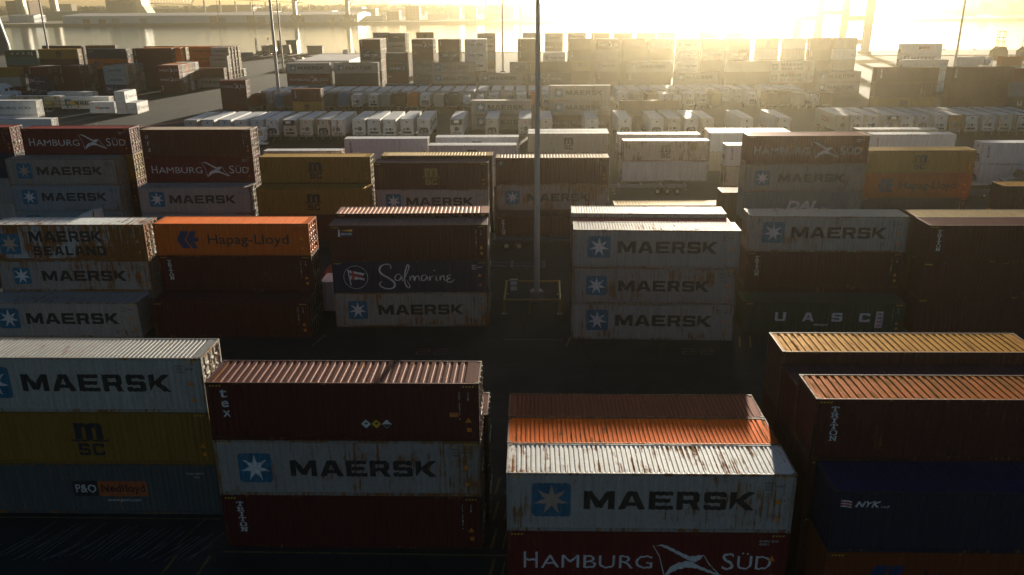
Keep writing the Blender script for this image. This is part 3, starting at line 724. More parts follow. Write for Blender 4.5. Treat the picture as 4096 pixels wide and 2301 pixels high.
def unit_parts(L, H, var):
    def f():
        x = -L / 2 + .04; o = []
        b = MB(); b.box(x - .03, x + .05, -W / 2 + .14, W / 2 - .14, .14, H - .13, 'wall')
        b.box(x - .06, x - .03, -W / 2 + .2, W / 2 - .2, H * .62, H - .2, 'wall')
        for s in (-1, 1): b.box(x - .07, x - .03, s * .95 - .05, s * .95 + .05, .16, H - .2, 'wall')
        o.append(('refrigeration_unit', b.mesh('refrigeration_unit'), True))
        ring = [(math.cos(2 * math.pi * i / 20), math.sin(2 * math.pi * i / 20)) for i in range(20)]
        b = MB()
        if var == 'recess':
            b.prism([(-.85, .95), (-.6, 1.3), (.6, 1.3), (.85, .95), (.85, .2), (-.85, .2)][::-1], x - .066, x - .03, 'x', 'dark')
            b.box(x - .1, x - .066, -.7, -.1, .25, .55, 'grey'); b.box(x - .11, x - .066, .1, .6, .3, .8, 'grey'); b.tube((x - .12, -.35, .85), (x - .066, -.35, .85), .2, 'grey', 12)
            o.append(('compressor_bay', b.mesh('compressor_bay'), False))
        elif var == 'square':
            b.box(x - .066, x - .03, -.35, .1, .85, 1.3, 'dark'); b.box(x - .075, x - .066, -.7, -.45, .9, 1.2, 'grey'); b.box(x - .09, x - .066, .3, .75, .85, 1.25, 'grey')
            b.box(x - .07, x - .03, -.8, .8, .25, .6, 'dark')
            o.append(('air_intake', b.mesh('air_intake'), False))
        else:
            b.prism([(p * .36 - (0 if var == 'cone' else .2), 1.12 + q * .36) for p, q in ring], x - .072, x - .03, 'x', 'dark')
            b.prism([(p * .14 - (0 if var == 'cone' else .2), 1.12 + q * .14) for p, q in ring], x - .09, x - .073, 'x', 'grey')
            o.append(('fan', b.mesh('fan'), False)); b = MB()
            if var == 'cone':
                for s in (-1, 1): b.bar((x - .08, s * .75, 1.6), (x - .08, s * .25, .5), .05, 'grey')
                b.bar((x - .08, -.75, 1.62), (x - .08, .75, 1.62), .05, 'grey')
            else: b.box(x - .08, x - .03, .3, .8, .95, 1.35, 'grey')
            b.box(x - .07, x - .03, -.8, .8, .22, .5, 'grey'); o.append(('control_panel', b.mesh('control_panel'), False))
        b = MB(); b.box(x - .066, x - .061, -.16, .16, H * .76, H * .86, 'blue' if var in ('square', 'recess') else 'red'); o.append(('maker_badge', b.mesh('maker_badge'), False))
        return o
    return cached(('unit', L, H, var), f)
def reefer(style, L, H, x, y, z, yaw, label, var='fan', back=False, genset=False, near=True, tint=None):
    S = STY[style]; col = jit(tint or (rnd.choice(((.72, .72, .7), (.72, .72, .7), (.58, .55, .48), (.62, .65, .66))) if style == 'wht' else S[0]), .06); rust = S[1] * (.8 + 1.2 * rnd.random()); RI[0] += 1
    if RI[0] - 1 in BULKR: return stash(style, L, H, x, y, z, yaw)
    c, s = math.cos(yaw), math.sin(yaw); cx, cy = L / 2, W / 2
    root = thing('reefer_container', label, 'reefer', (x + c * cx - s * cy, y + s * cx + c * cy, z), yaw, 'refrigerated containers in the yard'); NCONT[0] += 1
    ob('frame', frame_mesh(L, H), root, color=(*[v * .9 for v in col], min(1, rust + .35)))
    ob('roof', smooth_roof(L, H), root, color=(.78, .79, .8, .1 + .15 * rnd.random()))
    for sg in (-1, 1): ob('side_panel', flat_side(L, H, sg), root, color=(*col, rust))
    if var:
        u = None
        for nm, me, painted in unit_parts(L, H, var):
            o = ob(nm, me, root if u is None else u, color=(*[v * .9 for v in col], rust + .15))
            if u is None: u = o
    else: ob('end_panel', end_mesh(L, H), root, color=(*col, rust))
    for sg in (-1, 1):
        dr = ob('door', door_mesh(L, H, sg), root, color=(*col, rust))
        for yy in (.32, .86): ob('lock_bar', lockbar_mesh(L, H, sg * yy), dr)
    if genset:
        b = MB(); xx = -L / 2 - .02; b.box(xx - .75, xx, -1.0, 1.0, H - .95, H - .05, 'dark'); b.box(xx - .78, xx - .75, -.45, .45, H - .6, H - .12, 'whitep'); ob('generator_set', b, root)
    for nm, me in deco_meshes(style, L, H, near, True):
        ob(nm, me, root)
        if back: ob(nm, me, root, rz=math.pi)
    return root
def RS(place, x, y, tiers, L=F40, yaw=0., var='fan', z=0.):
    t = tiers.split(); n = len(t)
    for i, q in enumerate(t):
        st, _, h = q.partition(':'); H = STD if h == 'S' else HC
        reefer(st, L, H, x, y, z, yaw, f"{STY[st][3]}, {TW[n][i]} of {place}" if n > 1 else f"{STY[st][3]}, {place}", var, near=y < 140); z += H
def wheel_mesh(r=.5, w=.28):
    def f():
        a = MB(); a.tube((0, -w / 2, 0), (0, w / 2, 0), r, 'rubber', 18); return a.mesh('wheel')
    def g():
        a = MB(); a.tube((0, -w / 2 - .012, 0), (0, w / 2 + .012, 0), r * .5, 'steel', 12); return a.mesh('rim')
    return cached(('wheel', r, w), f), cached(('rim', r, w), g)
def wheels(root, pts, r=.5, w=.28):
    for p in pts:
        a = ob('wheel', wheel_mesh(r, w)[0], root, p); ob('rim', wheel_mesh(r, w)[1], a)
def chassis(x, y, yaw, label, L=12.2, m='grey', axles=2):
    """origin = front (king pin) end centre at ground"""
    root = thing('chassis_trailer', label, 'trailer', (x, y, 0), yaw, 'container chassis trailers')
    def f():
        b = MB()
        for s in (-1, 1): b.box(.1, L - .1, s * .48 - .07, s * .48 + .07, .86, 1.08, m)
        for xx in (.0, L * .25, L * .5, L * .72, L - .2): b.box(xx, xx + .18, -1.2, 1.2, .92, 1.1, m)
        for xx in (0, L - .2):
            for s in (-1, 1): b.box(xx, xx + .2, s * 1.1 - .09, s * 1.1 + .09, 1.1, 1.145, m)
        b.box(L - .12, L - .02, -1.15, 1.15, .55, .68, m)
        return b.mesh('frame')
    ob('frame', cached(('chf', L, m), f), root)
    def g():
        b = MB(); b.box(2.4, 2.55, -.06, .06, .12, .9, m); b.box(2.3, 2.65, -.14, .14, .02, .12, m); return b.mesh('landing_leg')
    for s in (-1, 1): ob('landing_leg', cached(('leg', m), g), root, (0, s * .75, 0))
    for k in range(axles): wheels(root, [(L - 1.4 - 1.3 * k, s * .95, .5) for s in (-1, 1)], .5, .5)
    def h():
        b = MB(); [b.box(L - .018, L - .005, s * .9 - .12, s * .9 + .12, .57, .66, 'red') for s in (-1, 1)]; return b.mesh('tail_light')
    ob('tail_light', cached(('tail', L), h), root)
    return root
def tank_container(x, y, z, label, L=F20, H=STD):
    root = thing('tank_container', label, 'tank container', (x + W / 2, y + L / 2, z), R(90), 'tank containers'); NCONT[0] += 1
    def f():
        b = MB(); l, w = L / 2, W / 2
        for sx in (-1, 1):
            for sy in (-1, 1):
                xa, xb = sorted((sx * l, sx * (l - .15))); ya, yb = sorted((sy * w, sy * (w - .15))); b.box(xa, xb, ya, yb, 0, H, 'grey')
            b.bar((sx * (l - .07), -w + .1, .2), (sx * (l - .07), 0, 1.), .06, 'grey'); b.bar((sx * (l - .07), w - .1, .2), (sx * (l - .07), 0, 1.), .06, 'grey')
            for z in (.08, H - .08): b.box(min(sx * l, sx * (l - .12)), max(sx * l, sx * (l - .12)), -w + .15, w - .15, z - .06, z + .06, 'grey')
        for sy in (-1, 1):
            for z in (.08, H - .08): b.box(-l + .15, l - .15, sy * (w - .07) - .05, sy * (w - .07) + .05, z - .05, z + .05, 'grey')
        return b.mesh('frame')
    def g():
        b = MB(); r = 1.1; b.tube((-L / 2 + .5, 0, 1.27), (L / 2 - .5, 0, 1.27), r, 'whitep', 24)
        for s in (-1, 1): b.tube((s * (L / 2 - .5), 0, 1.27), (s * (L / 2 - .25), 0, 1.27), r, 'whitep', 24, r * .7)
        return b.mesh('tank')
    def h():
        b = MB(); b.tube((0, 0, 2.35), (0, 0, 2.55), .3, 'grey', 12); b.box(-2, 2, .3, .7, 2.4, 2.44, 'grey'); return b.mesh('walkway')
    ob('frame', cached('tkf', f), root); ob('tank', cached('tkt', g), root); ob('walkway', cached('tkw', h), root)
    def k():
        b = MB(); q = .17; b.prism([(-.3 - q, 1.2), (-.3, 1.2 + q), (-.3 + q, 1.2), (-.3, 1.2 - q)], -L / 2 + .23, -L / 2 + .245, 'x', 'red'); return b.mesh('hazard_diamond')
    ob('hazard_diamond', cached('tkd', k), root); return root
ORD = ['first', 'second', 'third', 'fourth', 'fifth', 'sixth', 'seventh', 'eighth', 'ninth', 'tenth', 'eleventh', 'twelfth', 'thirteenth', 'fourteenth', 'fifteenth', 'sixteenth', 'seventeenth', 'eighteenth', 'nineteenth', 'twentieth', 'twenty-first', 'twenty-second', 'twenty-third', 'twenty-fourth', 'twenty-fifth', 'twenty-sixth', 'twenty-seventh', 'twenty-eighth', 'twenty-ninth', 'thirtieth', 'thirty-first', 'thirty-second', 'thirty-third', 'thirty-fourth', 'thirty-fifth', 'thirty-sixth', 'thirty-seventh', 'thirty-eighth', 'thirty-ninth', 'fortieth']

STY['hapr'] = (WHT, .15, deco_chevron, 'white reefer with dark chevron emblem')
STY['mgrf'] = (WHT, .1, deco_star, 'white star-emblem reefer')
STY['stra'] = (WHT, .12, deco_seatrade, 'white reefer with red flag and navy letters')
STY['hsw'] = (WHT, .12, deco_word('HAMBURG SÜD', .1, .9, .4, .62, 'navy'), 'white reefer with navy lettering')
STY['ccn'] = (BGE, .2, deco_ccni, 'cream reefer with red lettering')
STY['pno2'] = (WHT, .15, lambda L, H, n: (lambda d: (d.new('emblem', 'black').rect(.42 * L, .53 * L, .45 * H, .72 * H), d.new('orange_panel', 'orangew').rect(.531 * L, .68 * L, .45 * H, .72 * H), d)[2])(Deco()), 'pale orange-panel reefer')
STY['xin'] = (DGR, .2, deco_word('XINES', .12, .4, .4, .52, 'gold'), 'charcoal gold-worded container')
STY['nav'] = (NAV, .15, deco_word('SANKO', .05, .17, .72, .82), 'navy container with tiny white word')

# ------------------------------------------------------------------ STACKS: name of the place, front-left corner, tiers from the ground up
# front row
ST('the front stack above the hatched ground lines', -27.86, 35.45, 'pon mscd mg')
ST('the nearest stack, under the ridged plum roof', -14.5, 32.83, 'tri mg2 tex')
ST('the stack half hidden behind the ridged plum roof', -14.3, 35.4, 'mar mar', seen=1)
ST('the nearest stack under the rusty white roof', -1.05, 30.26, 'hs mgr')
ST('the stack just behind the rusty white roof', -1.08, 32.76, 'brn orr', seen=1)
ST('the stack two rows behind the rusty white roof', -1.1, 35.26, 'brn drr', seen=1)
ST('the near stack with the dark blue roof', 12.3, 29.0, 'hapd nyk')
ST('the stack under the blistered orange roof', 12.0, 31.5, 'brn brn trr')
ST('the stack with the dull plum roof', 12.0, 33.98, 'brn:S brn:S mrr')
ST('the stack under the rusted yellow roof', 12.0, 36.45, 'brn mar ylr')
# second row
ST('the stack under the flaking pale roof', -42.3, 61.3, 'gry mg2:S sea', seen=2)
ST('standing single-height before the flaking pale roof', -42.45, 58.7, 'mg')
ST('the stack under the bright orange roof', -29.5, 61.6, 'mar tri hap:S', seen=2)
ST('standing single-height before the orange stack', -29.24, 58.85, 'mar')
ST('the stack bearing the lighthouse emblem', -15.58, 60.96, 'mg2 saf:S bea', yaw=.0258)
ST('the stack behind the lighthouse emblem stack', -15.6, 63.5, 'brn brn rbr', yaw=.0258, seen=1)
ST('the three-high stack beside the yellow mast railing', 3.09, 58.72, 'mg mg2 mg', yaw=-.0273)
ST('the stack just behind the three star containers', 3.1, 61.22, 'brn brn pnk:S', yaw=-.0273, seen=1)
ST('the stack two rows behind three star containers', 3.15, 63.72, 'brn brn wrr', yaw=-.0273, seen=1)
ST('single-height with a white letter block', 16.4, 60., 'uas:S', yaw=-.03)
ST('the stack behind the dark green container', 17.0, 62.8, 'mar tri mg', yaw=-.03, seen=2)
ST('the three-high maroon stack near the frame edge', 29.5, 59.9, 'mar mar tri')
ST('the stack behind the three-high maroon one', 29.6, 62.4, 'brn brn tanr', seen=1)
# third row
ST('the tall stack cut by the frame edge', -70.7, 91.8, 'gry gry nav red', seen=4)
ST('the tall stack with orange-lit doors', -56.64, 90.7, 'mar red msc hs', seen=3)
ST('the stack before the orange-lit doors', -57.4, 88.1, 'mgb mgb mgo')
ST('the tall stack with slanted letters', -42.8, 89.6, 'mar brn hs ues')
ST('the low stack under the slanted letters', -42.63, 86.85, 'mgb mg')
ST('the stack behind the yellow pair', -29.76, 88.9, 'mar mar msc', seen=1)
ST('the front of the yellow pair', -29.5, 86.2, 'mar msc')
ST('the stack with dull gold letters', -16.85, 87.0, 'mar:S mg mscm')
ST('the stack behind the dull gold letters', -16.5, 89.6, 'mar mar tanr', seen=1)
ST('the green-emblem stack behind the mast', -3.88, 88.1, 'mar mg2 lgo')
ST('standing single-height behind the lamp mast', -3.9, 85.5, 'tri', seen=1)
ST('low tan-roofed box behind the star containers', 9.29, 90.5, 'tanr')
ST('the tall stack in the sun glare', 21.9, 84.2, 'brn dal mg2 hs', seen=3)
ST('standing behind the tall stack in the glare', 20.3, 86.8, 'brn:S brn:S', seen=2)
ST('the yellow-topped stack in the glare', 38.0, 94.0, 'dgr hapm msc:S')
ST('ending near the frame edge in the glare', 49.9, 86.9, 'org ylr', seen=2)
# two-high reefer row
RS('the two-high row behind gold letters', -27.3, 119.8, 'wht triw')
RS('the low row behind the yellow pair', -41.6, 126.5, 'bge')
RS('the two-high row farther behind the mast', -14.1, 121., 'wht mscw')
RS('the two-high row nearer behind the mast', -14.3, 113.8, 'wht mscw')
RS('the two-high stack just right of the mast', -.56, 124.3, 'bge mscb')
RS('the second rank behind the stack right of the mast', -.5, 126.9, 'bge bge')
RS('the two-high reefer stack in the glare', 12.95, 117.2, 'wht mscb')
RS('the rank behind the glare reefer stack', 12.8, 123.3, 'bge wht')
RS('the reefer rank behind the red wing stack', 26.7, 124.6, 'bge wht')
RS('the second reefer rank behind the red wing stack', 26.8, 127.2, 'bge bge')
RS('the short reefer stack behind the red wing stack', 26.6, 113.4, 'bge triw')
RS('the reefer stack behind the yellow-topped stack', 49.9, 122.5, 'bge triw')
RS('the farthest reefer rank near the yellow-topped stack', 49.6, 127.4, 'bge bge')
RS('the reefer stack beside the silver lorry', 61.95, 114.7, 'wht triw', var='recess')
ST('red-roofed half-length box in the gap between stacks', -17.9, 67., 'red:S', L=F20)
ST('white half-length box in the gap between stacks', -17.6, 64.6, 'wht:S', L=F20)
# beyond the reefers
ST('the pair between the parked reefers', -12.15, 168., 'mg mg')
ST('the tall star stack behind the mast', 3.45, 167.2, 'hs mg mg')
ST('the brown stack amid the glare reefers', 17.5, 166.5, 'brn brn')
ST('the half-length pair beside the slim mast', -49.5, 172.5, 'dgr:S msc:S tri:S', L=F20)
ST('the short red pair left of the slim mast', -71.8, 193, 'red:S red:S hs:S', L=F20)
ST('the large brown stack under the sun', 68.9, 171., 'yel msc brn trib')
ST('the large brown stack nearer the frame edge', 83.6, 171., 'mar brn brn trib')
ST('the mixed stack at the frame edge', 95.2, 171., 'mar uas blu red:S')
# far block: long boxes in front
ST('the first long far stack', -68.3, 235., 'blu hs mg'); ST('the second long far stack', -54.9, 235., 'mar dgr mg')
ST('lying low in front of the far green box', -40.9, 235., 'blu'); ST('the third long far stack', -27.85, 235., 'mar mg mg')
ST('the low far pair left of the mast', -14.8, 234.4, 'mg mg'); ST('the far stack with script lettering', -1.2, 234.6, 'brn saf trib')
ST('the far stack left of the sun beam', 26.2, 234.4, 'brn trib mg'); ST('the far pair below the sun beam', 39.2, 234.2, 'gry mg')
ST('the far long stack under the sun', 53.3, 234.4, 'brn brn gry'); ST('the far stack with doubled lettering', 65.2, 234.4, 'brn sea sea'); ST('the last pale far pair', 78.2, 235.1, 'mg mg')
# far block: half-length boxes behind
FB = [('the far stack with lit doors', -49.3, 244.1, 'gry brn gry cma tex', 4), ('the far stack topped by charcoal', -41.2, 240., 'gry:S cai uas:S xin', 1), ('the far wing-topped stack', -34.1, 243., 'gry mg mg cai hs', 3),
 ('the far stack topped by letters', -26.5, 242.1, 'gry gry brn cma tex', 3), ('the far white swoosh stack', -19., 241.7, 'cmw brn cmw cmw cmw', 3), ('the far grey pair beside the mast', -6.2, 238.6, 'brn fs fs:S', 1),
 ('the far brown mast-side stack', -4.0, 241.4, 'brn brn brn trib trib', 3), ('the far white chevron stack', 3.2, 239.5, 'brn:S brn gry:S hapw', 1), ('the far stack with yellow middle', 10.6, 241.2, 'brn brn msc trib brn', 1),
 ('the far red-topped glare stack', 18.1, 238.2, 'brn tri mg gry hs', 2), ('the far brown glare stack', 25.4, 240., 'brn brn brn brn brn', 1), ('the far pale glare stack', 32.8, 239.4, 'brn brn gry yel bge', 1),
 ('the far triple chevron stack', 40.1, 238.4, 'brn gry hapw hapw hapw', 1), ('the far mixed stack below the sun', 47.2, 237.6, 'brn brn brn mg brn', 1), ('the far swoosh stack under the sun', 54.7, 239.6, 'brn brn brn cma brn', 1),
 ('the far yellow-topped glare stack', 62.1, 238.4, 'brn gry mar wht msc', 1), ('the far white glare stack', 69.2, 237.5, 'gry gry brn bge wht', 1), ('the far brown-ended stack', 76.3, 237.5, 'brn brn mar trib brn', 1), ('the far cream end stack', 83.2, 237.6, 'gry bge bge wht bge', 1)]
for pl, x, y, t, rows in FB:
    ST(pl, x, y, t, L=F20)
    for k in range(1, rows):
        tt = t.split(); n = len(tt); tt = ' '.join(('brn', 'gry', 'mar', 'org', 'msc', 'gry', 'red')[(i * 3 + k * 2 + int(abs(x))) % 7] + (':S' if q.endswith(':S') else '') for i, q in enumerate(tt))
        ST(f"the {('second','third','fourth')[k-1]} rank behind {pl[4:]}", x, y + 2.53 * k, tt, L=F20, seen=3)
for pl, x, y, t in (('the riverside stack topped white', -55.6, 300., 'gry gry gry gry mg'), ('the riverside stack with a small pale word', -49.1, 292., 'gry brn gry mg cap'), ('the riverside stack topped yellow', -40.4, 300., 'brn brn gry gry msc'),
   ('the riverside star stack left of the thin mast', -18.3, 288., 'gry mar blu mg mg'), ('the riverside stack behind the lamp mast', -3.1, 290., 'brn brn gry mar gry'), ('the riverside stack right of the lamp mast', 4.3, 286.2, 'brn gry gry hs mg'),
   ('the riverside pale stack', 12., 287., 'brn brn gry bge mg'), ('the riverside first brown stack', 19.6, 284., 'brn brn brn brn trib'), ('the riverside second brown stack', 27., 283.2, 'brn brn brn brn brn'),
   ('the riverside grey stack by the beam', 34.3, 282., 'brn brn brn brn gry'), ('the riverside cream stack by the beam', 41.6, 287., 'brn brn brn brn bge'), ('the riverside stack right below the sun', 55.6, 285., 'brn brn brn gry gry'), ('the riverside cream stack below the sun', 63.5, 285., 'brn brn brn gry bge')):
    ST(pl, x, y, t, L=F20, seen=2)
ST('the second rank of the small-word riverside stack', -49.0, 294.6, 'brn gry mar org brn', L=F20, seen=2)
ST('the third rank of the small-word riverside stack', -49.0, 297.2, 'gry brn org gry msc', L=F20, seen=2)
# far right
RS('the far right reefer stack by the river', 111.9, 262., 'wht wht mgrf pno2', var='recess'); RS('the far right reefer stack before it', 101.8, 236., 'wht wht wht')
ST('the far right mixed boxes, white one', 123.5, 250., 'brn brn wht:S', L=F20); ST('the far right mixed boxes, rusty one', 137., 252., 'mar gry org:S', L=F20); ST('the far right mixed boxes, blue one', 150., 252., 'gry blu blu:S', L=F20)
tank_container(131., 250., 5.8, 'white tank in frame beside the far right rusty box')
# left yard
LB = [('the left yard stack by the lorry', -143.3, 238., 'saf:S saf:S tri:S', 3, ('gry', 'mar', 'dgr')), ('the left yard all-maroon stack', -134.6, 238.6, 'mar:S tri:S tri:S', 4, ('dgr', 'mar', 'gry', 'brn')),
 ('the left yard blue-grey star stack', -122.4, 240., 'saf:S mgb:S mgb:S', 5, ('blu', 'mar', 'gry', 'dgr')), ('the left yard red wing stack', -107.5, 242., 'tri:S hs:S hs:S', 6, ('org', 'yel', 'brn', 'wht', 'red', 'gry'))]
for pl, x, y, t, rows, cs in LB:
    ST(pl, x, y, t, L=F20)
    for k in range(1, rows):
        tt = ' '.join(cs[(k + i * 2) % len(cs)] + ':S' for i in range(3))
        ST(f"the {ORD[k]} rank behind {pl[4:]}", x, y + 2.53 * k, tt, L=F20, seen=3)
ST('the left yard pair with lit doors', -106.5, 258.2, 'mg trib')
ST('the tall left yard yellow stack', -151., 258.6, 'gry mar brn msc', seen=2); ST('the left yard green stack by the water', -197.8, 316.5, 'red tri2 uas:S')
ST('the tall left yard navy stack', -135.6, 257.6, 'mar mar hap nav', seen=2); ST('the tall left yard maroon stack', -122.6, 260., 'mar mar tri tri', seen=3)
for k, t in ((1, 'mar gry org org'), (2, 'mar org yel yel')): ST(f"the {ORD[k]} rank behind the tall left yard maroon stack", -121.5 + k * .6, 260. + 2.55 * k, t, seen=3)
ST('the left yard orange stack', -120.9, 292., 'mar:S hap:S hap:S hap:S', seen=2)
ST('the star stack at the corner of left yard', -108.5, 285., 'red:S mg:S mg:S', L=F20)
for k, t in ((0, 'gry:S mg:S mg:S mg:S'), (1, 'red:S gry:S gry:S brn:S'), (2, 'mar:S red:S red:S red:S'), (3, 'yel:S gry:S yel:S yel:S')): ST(f"the {ORD[k+1]} rank of the left yard corner block", -108.7 + .2 * k, 287.6 + 2.53 * k, t, L=F20)
ST('alone at the back of the left yard corner block', -107.8, 298., 'wht:S', L=F20)
ST('the left riverside dark stack', -199., 344., 'mar mar dgr', L=F20, seen=1); ST('the left riverside maroon stack', -193.4, 341., 'mar mar mar', seen=1); ST('the left riverside brown stack', -180.6, 343., 'mar mar brn', seen=1)
ST('the left riverside stack behind maroon', -152.2, 333., 'mar mar mar', seen=1); ST('the left riverside stack behind orange', -139.6, 333., 'mar mar org', seen=1); ST('the left riverside stack behind stars', -127.2, 333., 'mar mar dgr', seen=1)
ST('standing by the quay beside the water', -137.5, 398., 'blu:S', L=F20); ST('the left edge stack with lit doors', -150.5, 236., 'mar:S gry:S yel:S', L=F20)
RS('lying behind the yellow racks', -116.5, 205., 'mgrf'); RS('lying behind the first yellow rack', -130., 207.2, 'bge'); RS('lying in the second line behind the yellow racks', -126.4, 217., 'wht'); RS('lying at the left end of the rack line', -143.6, 208.6, 'wht')
RS('beside the white chevron boxes', -104.9, 196.4, 'stra:S', L=F20)
for x, z, l in ((-95.15, 0, 'lower nearer the open yard'), (-97.66, 0, 'lower beside the red flag reefer'), (-97.66, STD, 'perched on top of two others')):
    reefer('hapr', F20, STD, x, 194.8 + F20, z, R(-90), f'white short reefer with chevron emblem, {l}', None, back=True, near=False)
RS('the two-high stack at the left edge', -114.6, 171., 'wht hsw'); RS('lying below the two-high left edge stack', -108.3, 164.6, 'wht')
# long rows of boxes parked nose-on, on trailers
R1 = [(-64.7,'square'),(-61.7,'fan'),(-58.5,'square'),(-55.3,'cone'),(-52.4,'square'),(-49.7,'recess'),(-46.2,'square',1),(-43.3,'fan'),(-40.1,'recess'),(-37.2,'cone'),(-33.4,'fan'),(-30.6,'square'),(-27.6,'square'),(-24.4,'square'),(-21.3,'recess'),(-15.1,'cone',1),(-8.6,'recess'),(-2.5,'fan'),(1.4,'square'),(9.9,'square'),(16.,'recess'),(21.8,'recess'),(25.,'square'),(28.2,'recess'),(31.,'square'),(38.3,'square'),(45.2,'square')]
for i, q in enumerate(R1):
    st = 'mgrf' if i in (14,) else ('mscw' if i == 5 else 'wht')
    reefer(st, F40, HC, q[0] + W, 153.6 + (.5 if i % 3 else 0), 1.15, R(90), f"{ORD[i]} white reefer from the left in the nearer nose-on row", q[1], genset=len(q) > 2, near=True)
    chassis(q[0] + W / 2, 153.7, R(90), f"grey trailer under the {ORD[i]} white reefer of the nearer row")
R1b = [(56.9,'cone'),(59.6,'square'),(62.4,'fan'),(65.9,'cone'),(68.8,'square'),(71.7,'recess'),(75.,'square'),(77.7,'fan'),(80.7,'square'),(83.9,'fan'),(86.9,'square'),(90.1,'square'),(93.1,'fan')]
for i, q in enumerate(R1b):
    reefer('ccn' if i == 0 else 'wht', F40, HC, q[0] + W, 157., 1.15, R(90), f"{ORD[i]} pale reefer in the nose-on row right of the sun", q[1], back=i == 0, genset=i == 3, near=True, tint=(.35, .2, .06) if i == 7 else None)
    chassis(q[0] + W / 2, 157.1, R(90), f"grey trailer under the {ORD[i]} reefer right of the sun")
R2 = [(-67.5,'red'),(-61.6,'blu'),(-58.9,'tex'),(-49.4,'dgr'),(-46.1,'blu'),(-42.9,'W'),(-38.8,'W'),(-36.,'gry'),(-32.7,'tex'),(-29.5,'org'),(-26.5,'W'),(-23.3,'gry'),(-20.1,'dgr'),(-16.6,'T'),(-13.5,'T'),(-10.1,'W'),(-7.,'gry'),(-3.7,'W'),(-.6,'org'),(2.4,'W'),(20.3,'W'),(23.6,'gry'),(27.,'red'),(30.,'W'),(33.,'T'),(36.,'W'),(39.,'W'),(42.3,'yel'),(50.7,'W'),(55.2,'brn'),(58.3,'brn'),(61.6,'gry'),(65.,'T'),(68.2,'brn')]
CN = {'red': 'red', 'blu': 'steel-blue', 'tex': 'brown lettered', 'dgr': 'slate', 'gry': 'grey', 'org': 'orange', 'yel': 'yellow', 'brn': 'brown'}
for i, (x, k) in enumerate(R2):
    w = f"{ORD[i]} from the left in the short-box row"
    if k == 'W': reefer('wht', F20, STD, x + W, 198.6, 1.15, R(90), f"white short reefer, {w}", ('square', 'recess', 'fan')[i % 3], near=False)
    elif k == 'T': tank_container(x, 198.6, 1.15, f"white tank in steel frame, {w}")
    else: container(k, F20, STD, x + W, 198.6, 1.15, R(90), f"{CN[k]} short box, {w}", False)
    chassis(x + W / 2, 198.7, R(90), f"short trailer under the box {w}", L=6.1, axles=1)
def face_text(x, w, y, z, txt, root_name): pass
R3 = [-66.4,-63.3,-60.3,-53.2,-50.1,-47.4,-44.3,-41.2,-37.9,-35.,-32.,-28.7,-25.6,-22.5,-19.3,-16.4,-13.3,-10.,-6.9,-3.9,-.8,2.4,20.7,23.8,26.8,30.,33.2,36.4,39.4,42.5,45.8,48.8,52.,57.,60.2,63.4]
for i, x in enumerate(R3):
    reefer('wht', F40, HC, x, 205.2 + F40, 1.15, R(-90), f"{ORD[i]} white box from the left in the rear doors-out row", None, near=False)
def bulk():
    a = MB(); mats = {}
    for st, L, H, mw in BULK:
        k = 'bulk_' + st
        if k not in M: M[k] = paint('container_paint_' + st, (5., 5., .35), .55, .25, fixed=(STY[st][0], STY[st][1]))
        for me in [frame_mesh(L, H), roof_mesh(L, H, .209), side_mesh(L, H, 1), side_mesh(L, H, -1), end_mesh(L, H), door_mesh(L, H, 1), door_mesh(L, H, -1)] + [lockbar_mesh(L, H, s * y) for s in (-1, 1) for y in (.32, .86)]:
            bar = me.name.startswith('lock')
            a.add([mw @ v.co for v in me.vertices], [tuple(p.vertices) for p in me.polygons], 'steel' if bar else k)
    o = ob('stacked_containers', a); o['kind'] = 'stuff'; tag(o, 'remaining containers packed in the ranks behind the visible stacks', 'containers')
bulk()
# ------------------------------------------------------------------ ground, river, markings
b = MB(); b.box(-900, 1000, -120, 431, -1.5, 0, 'asphalt'); struct('yard_ground', b)
b = MB(); b.box(-900, 1000, 431.01, 433.5, -4.5, .25, 'stone')
for i in range(60): b.box(-440 + i * 15, -439.2 + i * 15, 431.3, 432.3, .26, .75, 'dark')
struct('quay_edge', b)
b = MB(); b.box(-2600, 2600, 433.51, 1121, -5, -3, 'water'); struct('river_water', b)
def farland():
    m = simple('far_ground', (.09, .085, .07), .95, scale=.02, vary=.4); M['farland'] = m
farland()
b = MB(); b.box(-2600, 2600, 1121.01, 3900, -4.5, .0, 'farland'); b.box(-2600, 60, 1117, 1121, -4.5, .3, 'stone'); struct('far_bank', b)
b = MB(); b.prism([(62, 1121.0), (70, 1240), (160, 1260), (420, 1215), (640, 1121.02)][::-1], -3.2, -2.97, 'z', 'farland'); 
# pale straw-coloured strip along the quay
M['straw'] = simple('dry_grass_strip', (.13, .1, .06), .95, scale=.3, vary=.35)
b = MB(); b.box(-118, -62, 408, 430.9, .004, .35, 'straw'); b.box(20, 420, 392, 430.9, .004, .25, 'straw'); struct('rough_ground_strip', b)
M['wornline'] = simple('worn_yellow_line', (.12, .09, .025), .85, vary=.6, scale=2.); M['wornwhite'] = simple('worn_white_line', (.1, .1, .1), .85, vary=.6, scale=2.); M['wornred'] = simple('worn_red_patch', (.2, .06, .05), .85, vary=.4, scale=.6)
b = MB()
def line(x0, y0, x1, y1, w, m):
    d = Vector((x1 - x0, y1 - y0)); n = Vector((-d.y, d.x)).normalized() * w / 2
    b.add([(x0 + n.x, y0 + n.y, .004), (x1 + n.x, y1 + n.y, .004), (x1 - n.x, y1 - n.y, .004), (x0 - n.x, y0 - n.y, .004)], [(0, 1, 2, 3)], m)
for i in range(34):
    x = -25.4 + i * .285 + rnd.uniform(-.03, .03)
    if rnd.random() < .1: continue
    y0 = 31.9 + rnd.uniform(0, .4); line(x, y0 - .2, x + .95, y0 + rnd.uniform(.9, 2.7), .06, 'wornwhite')
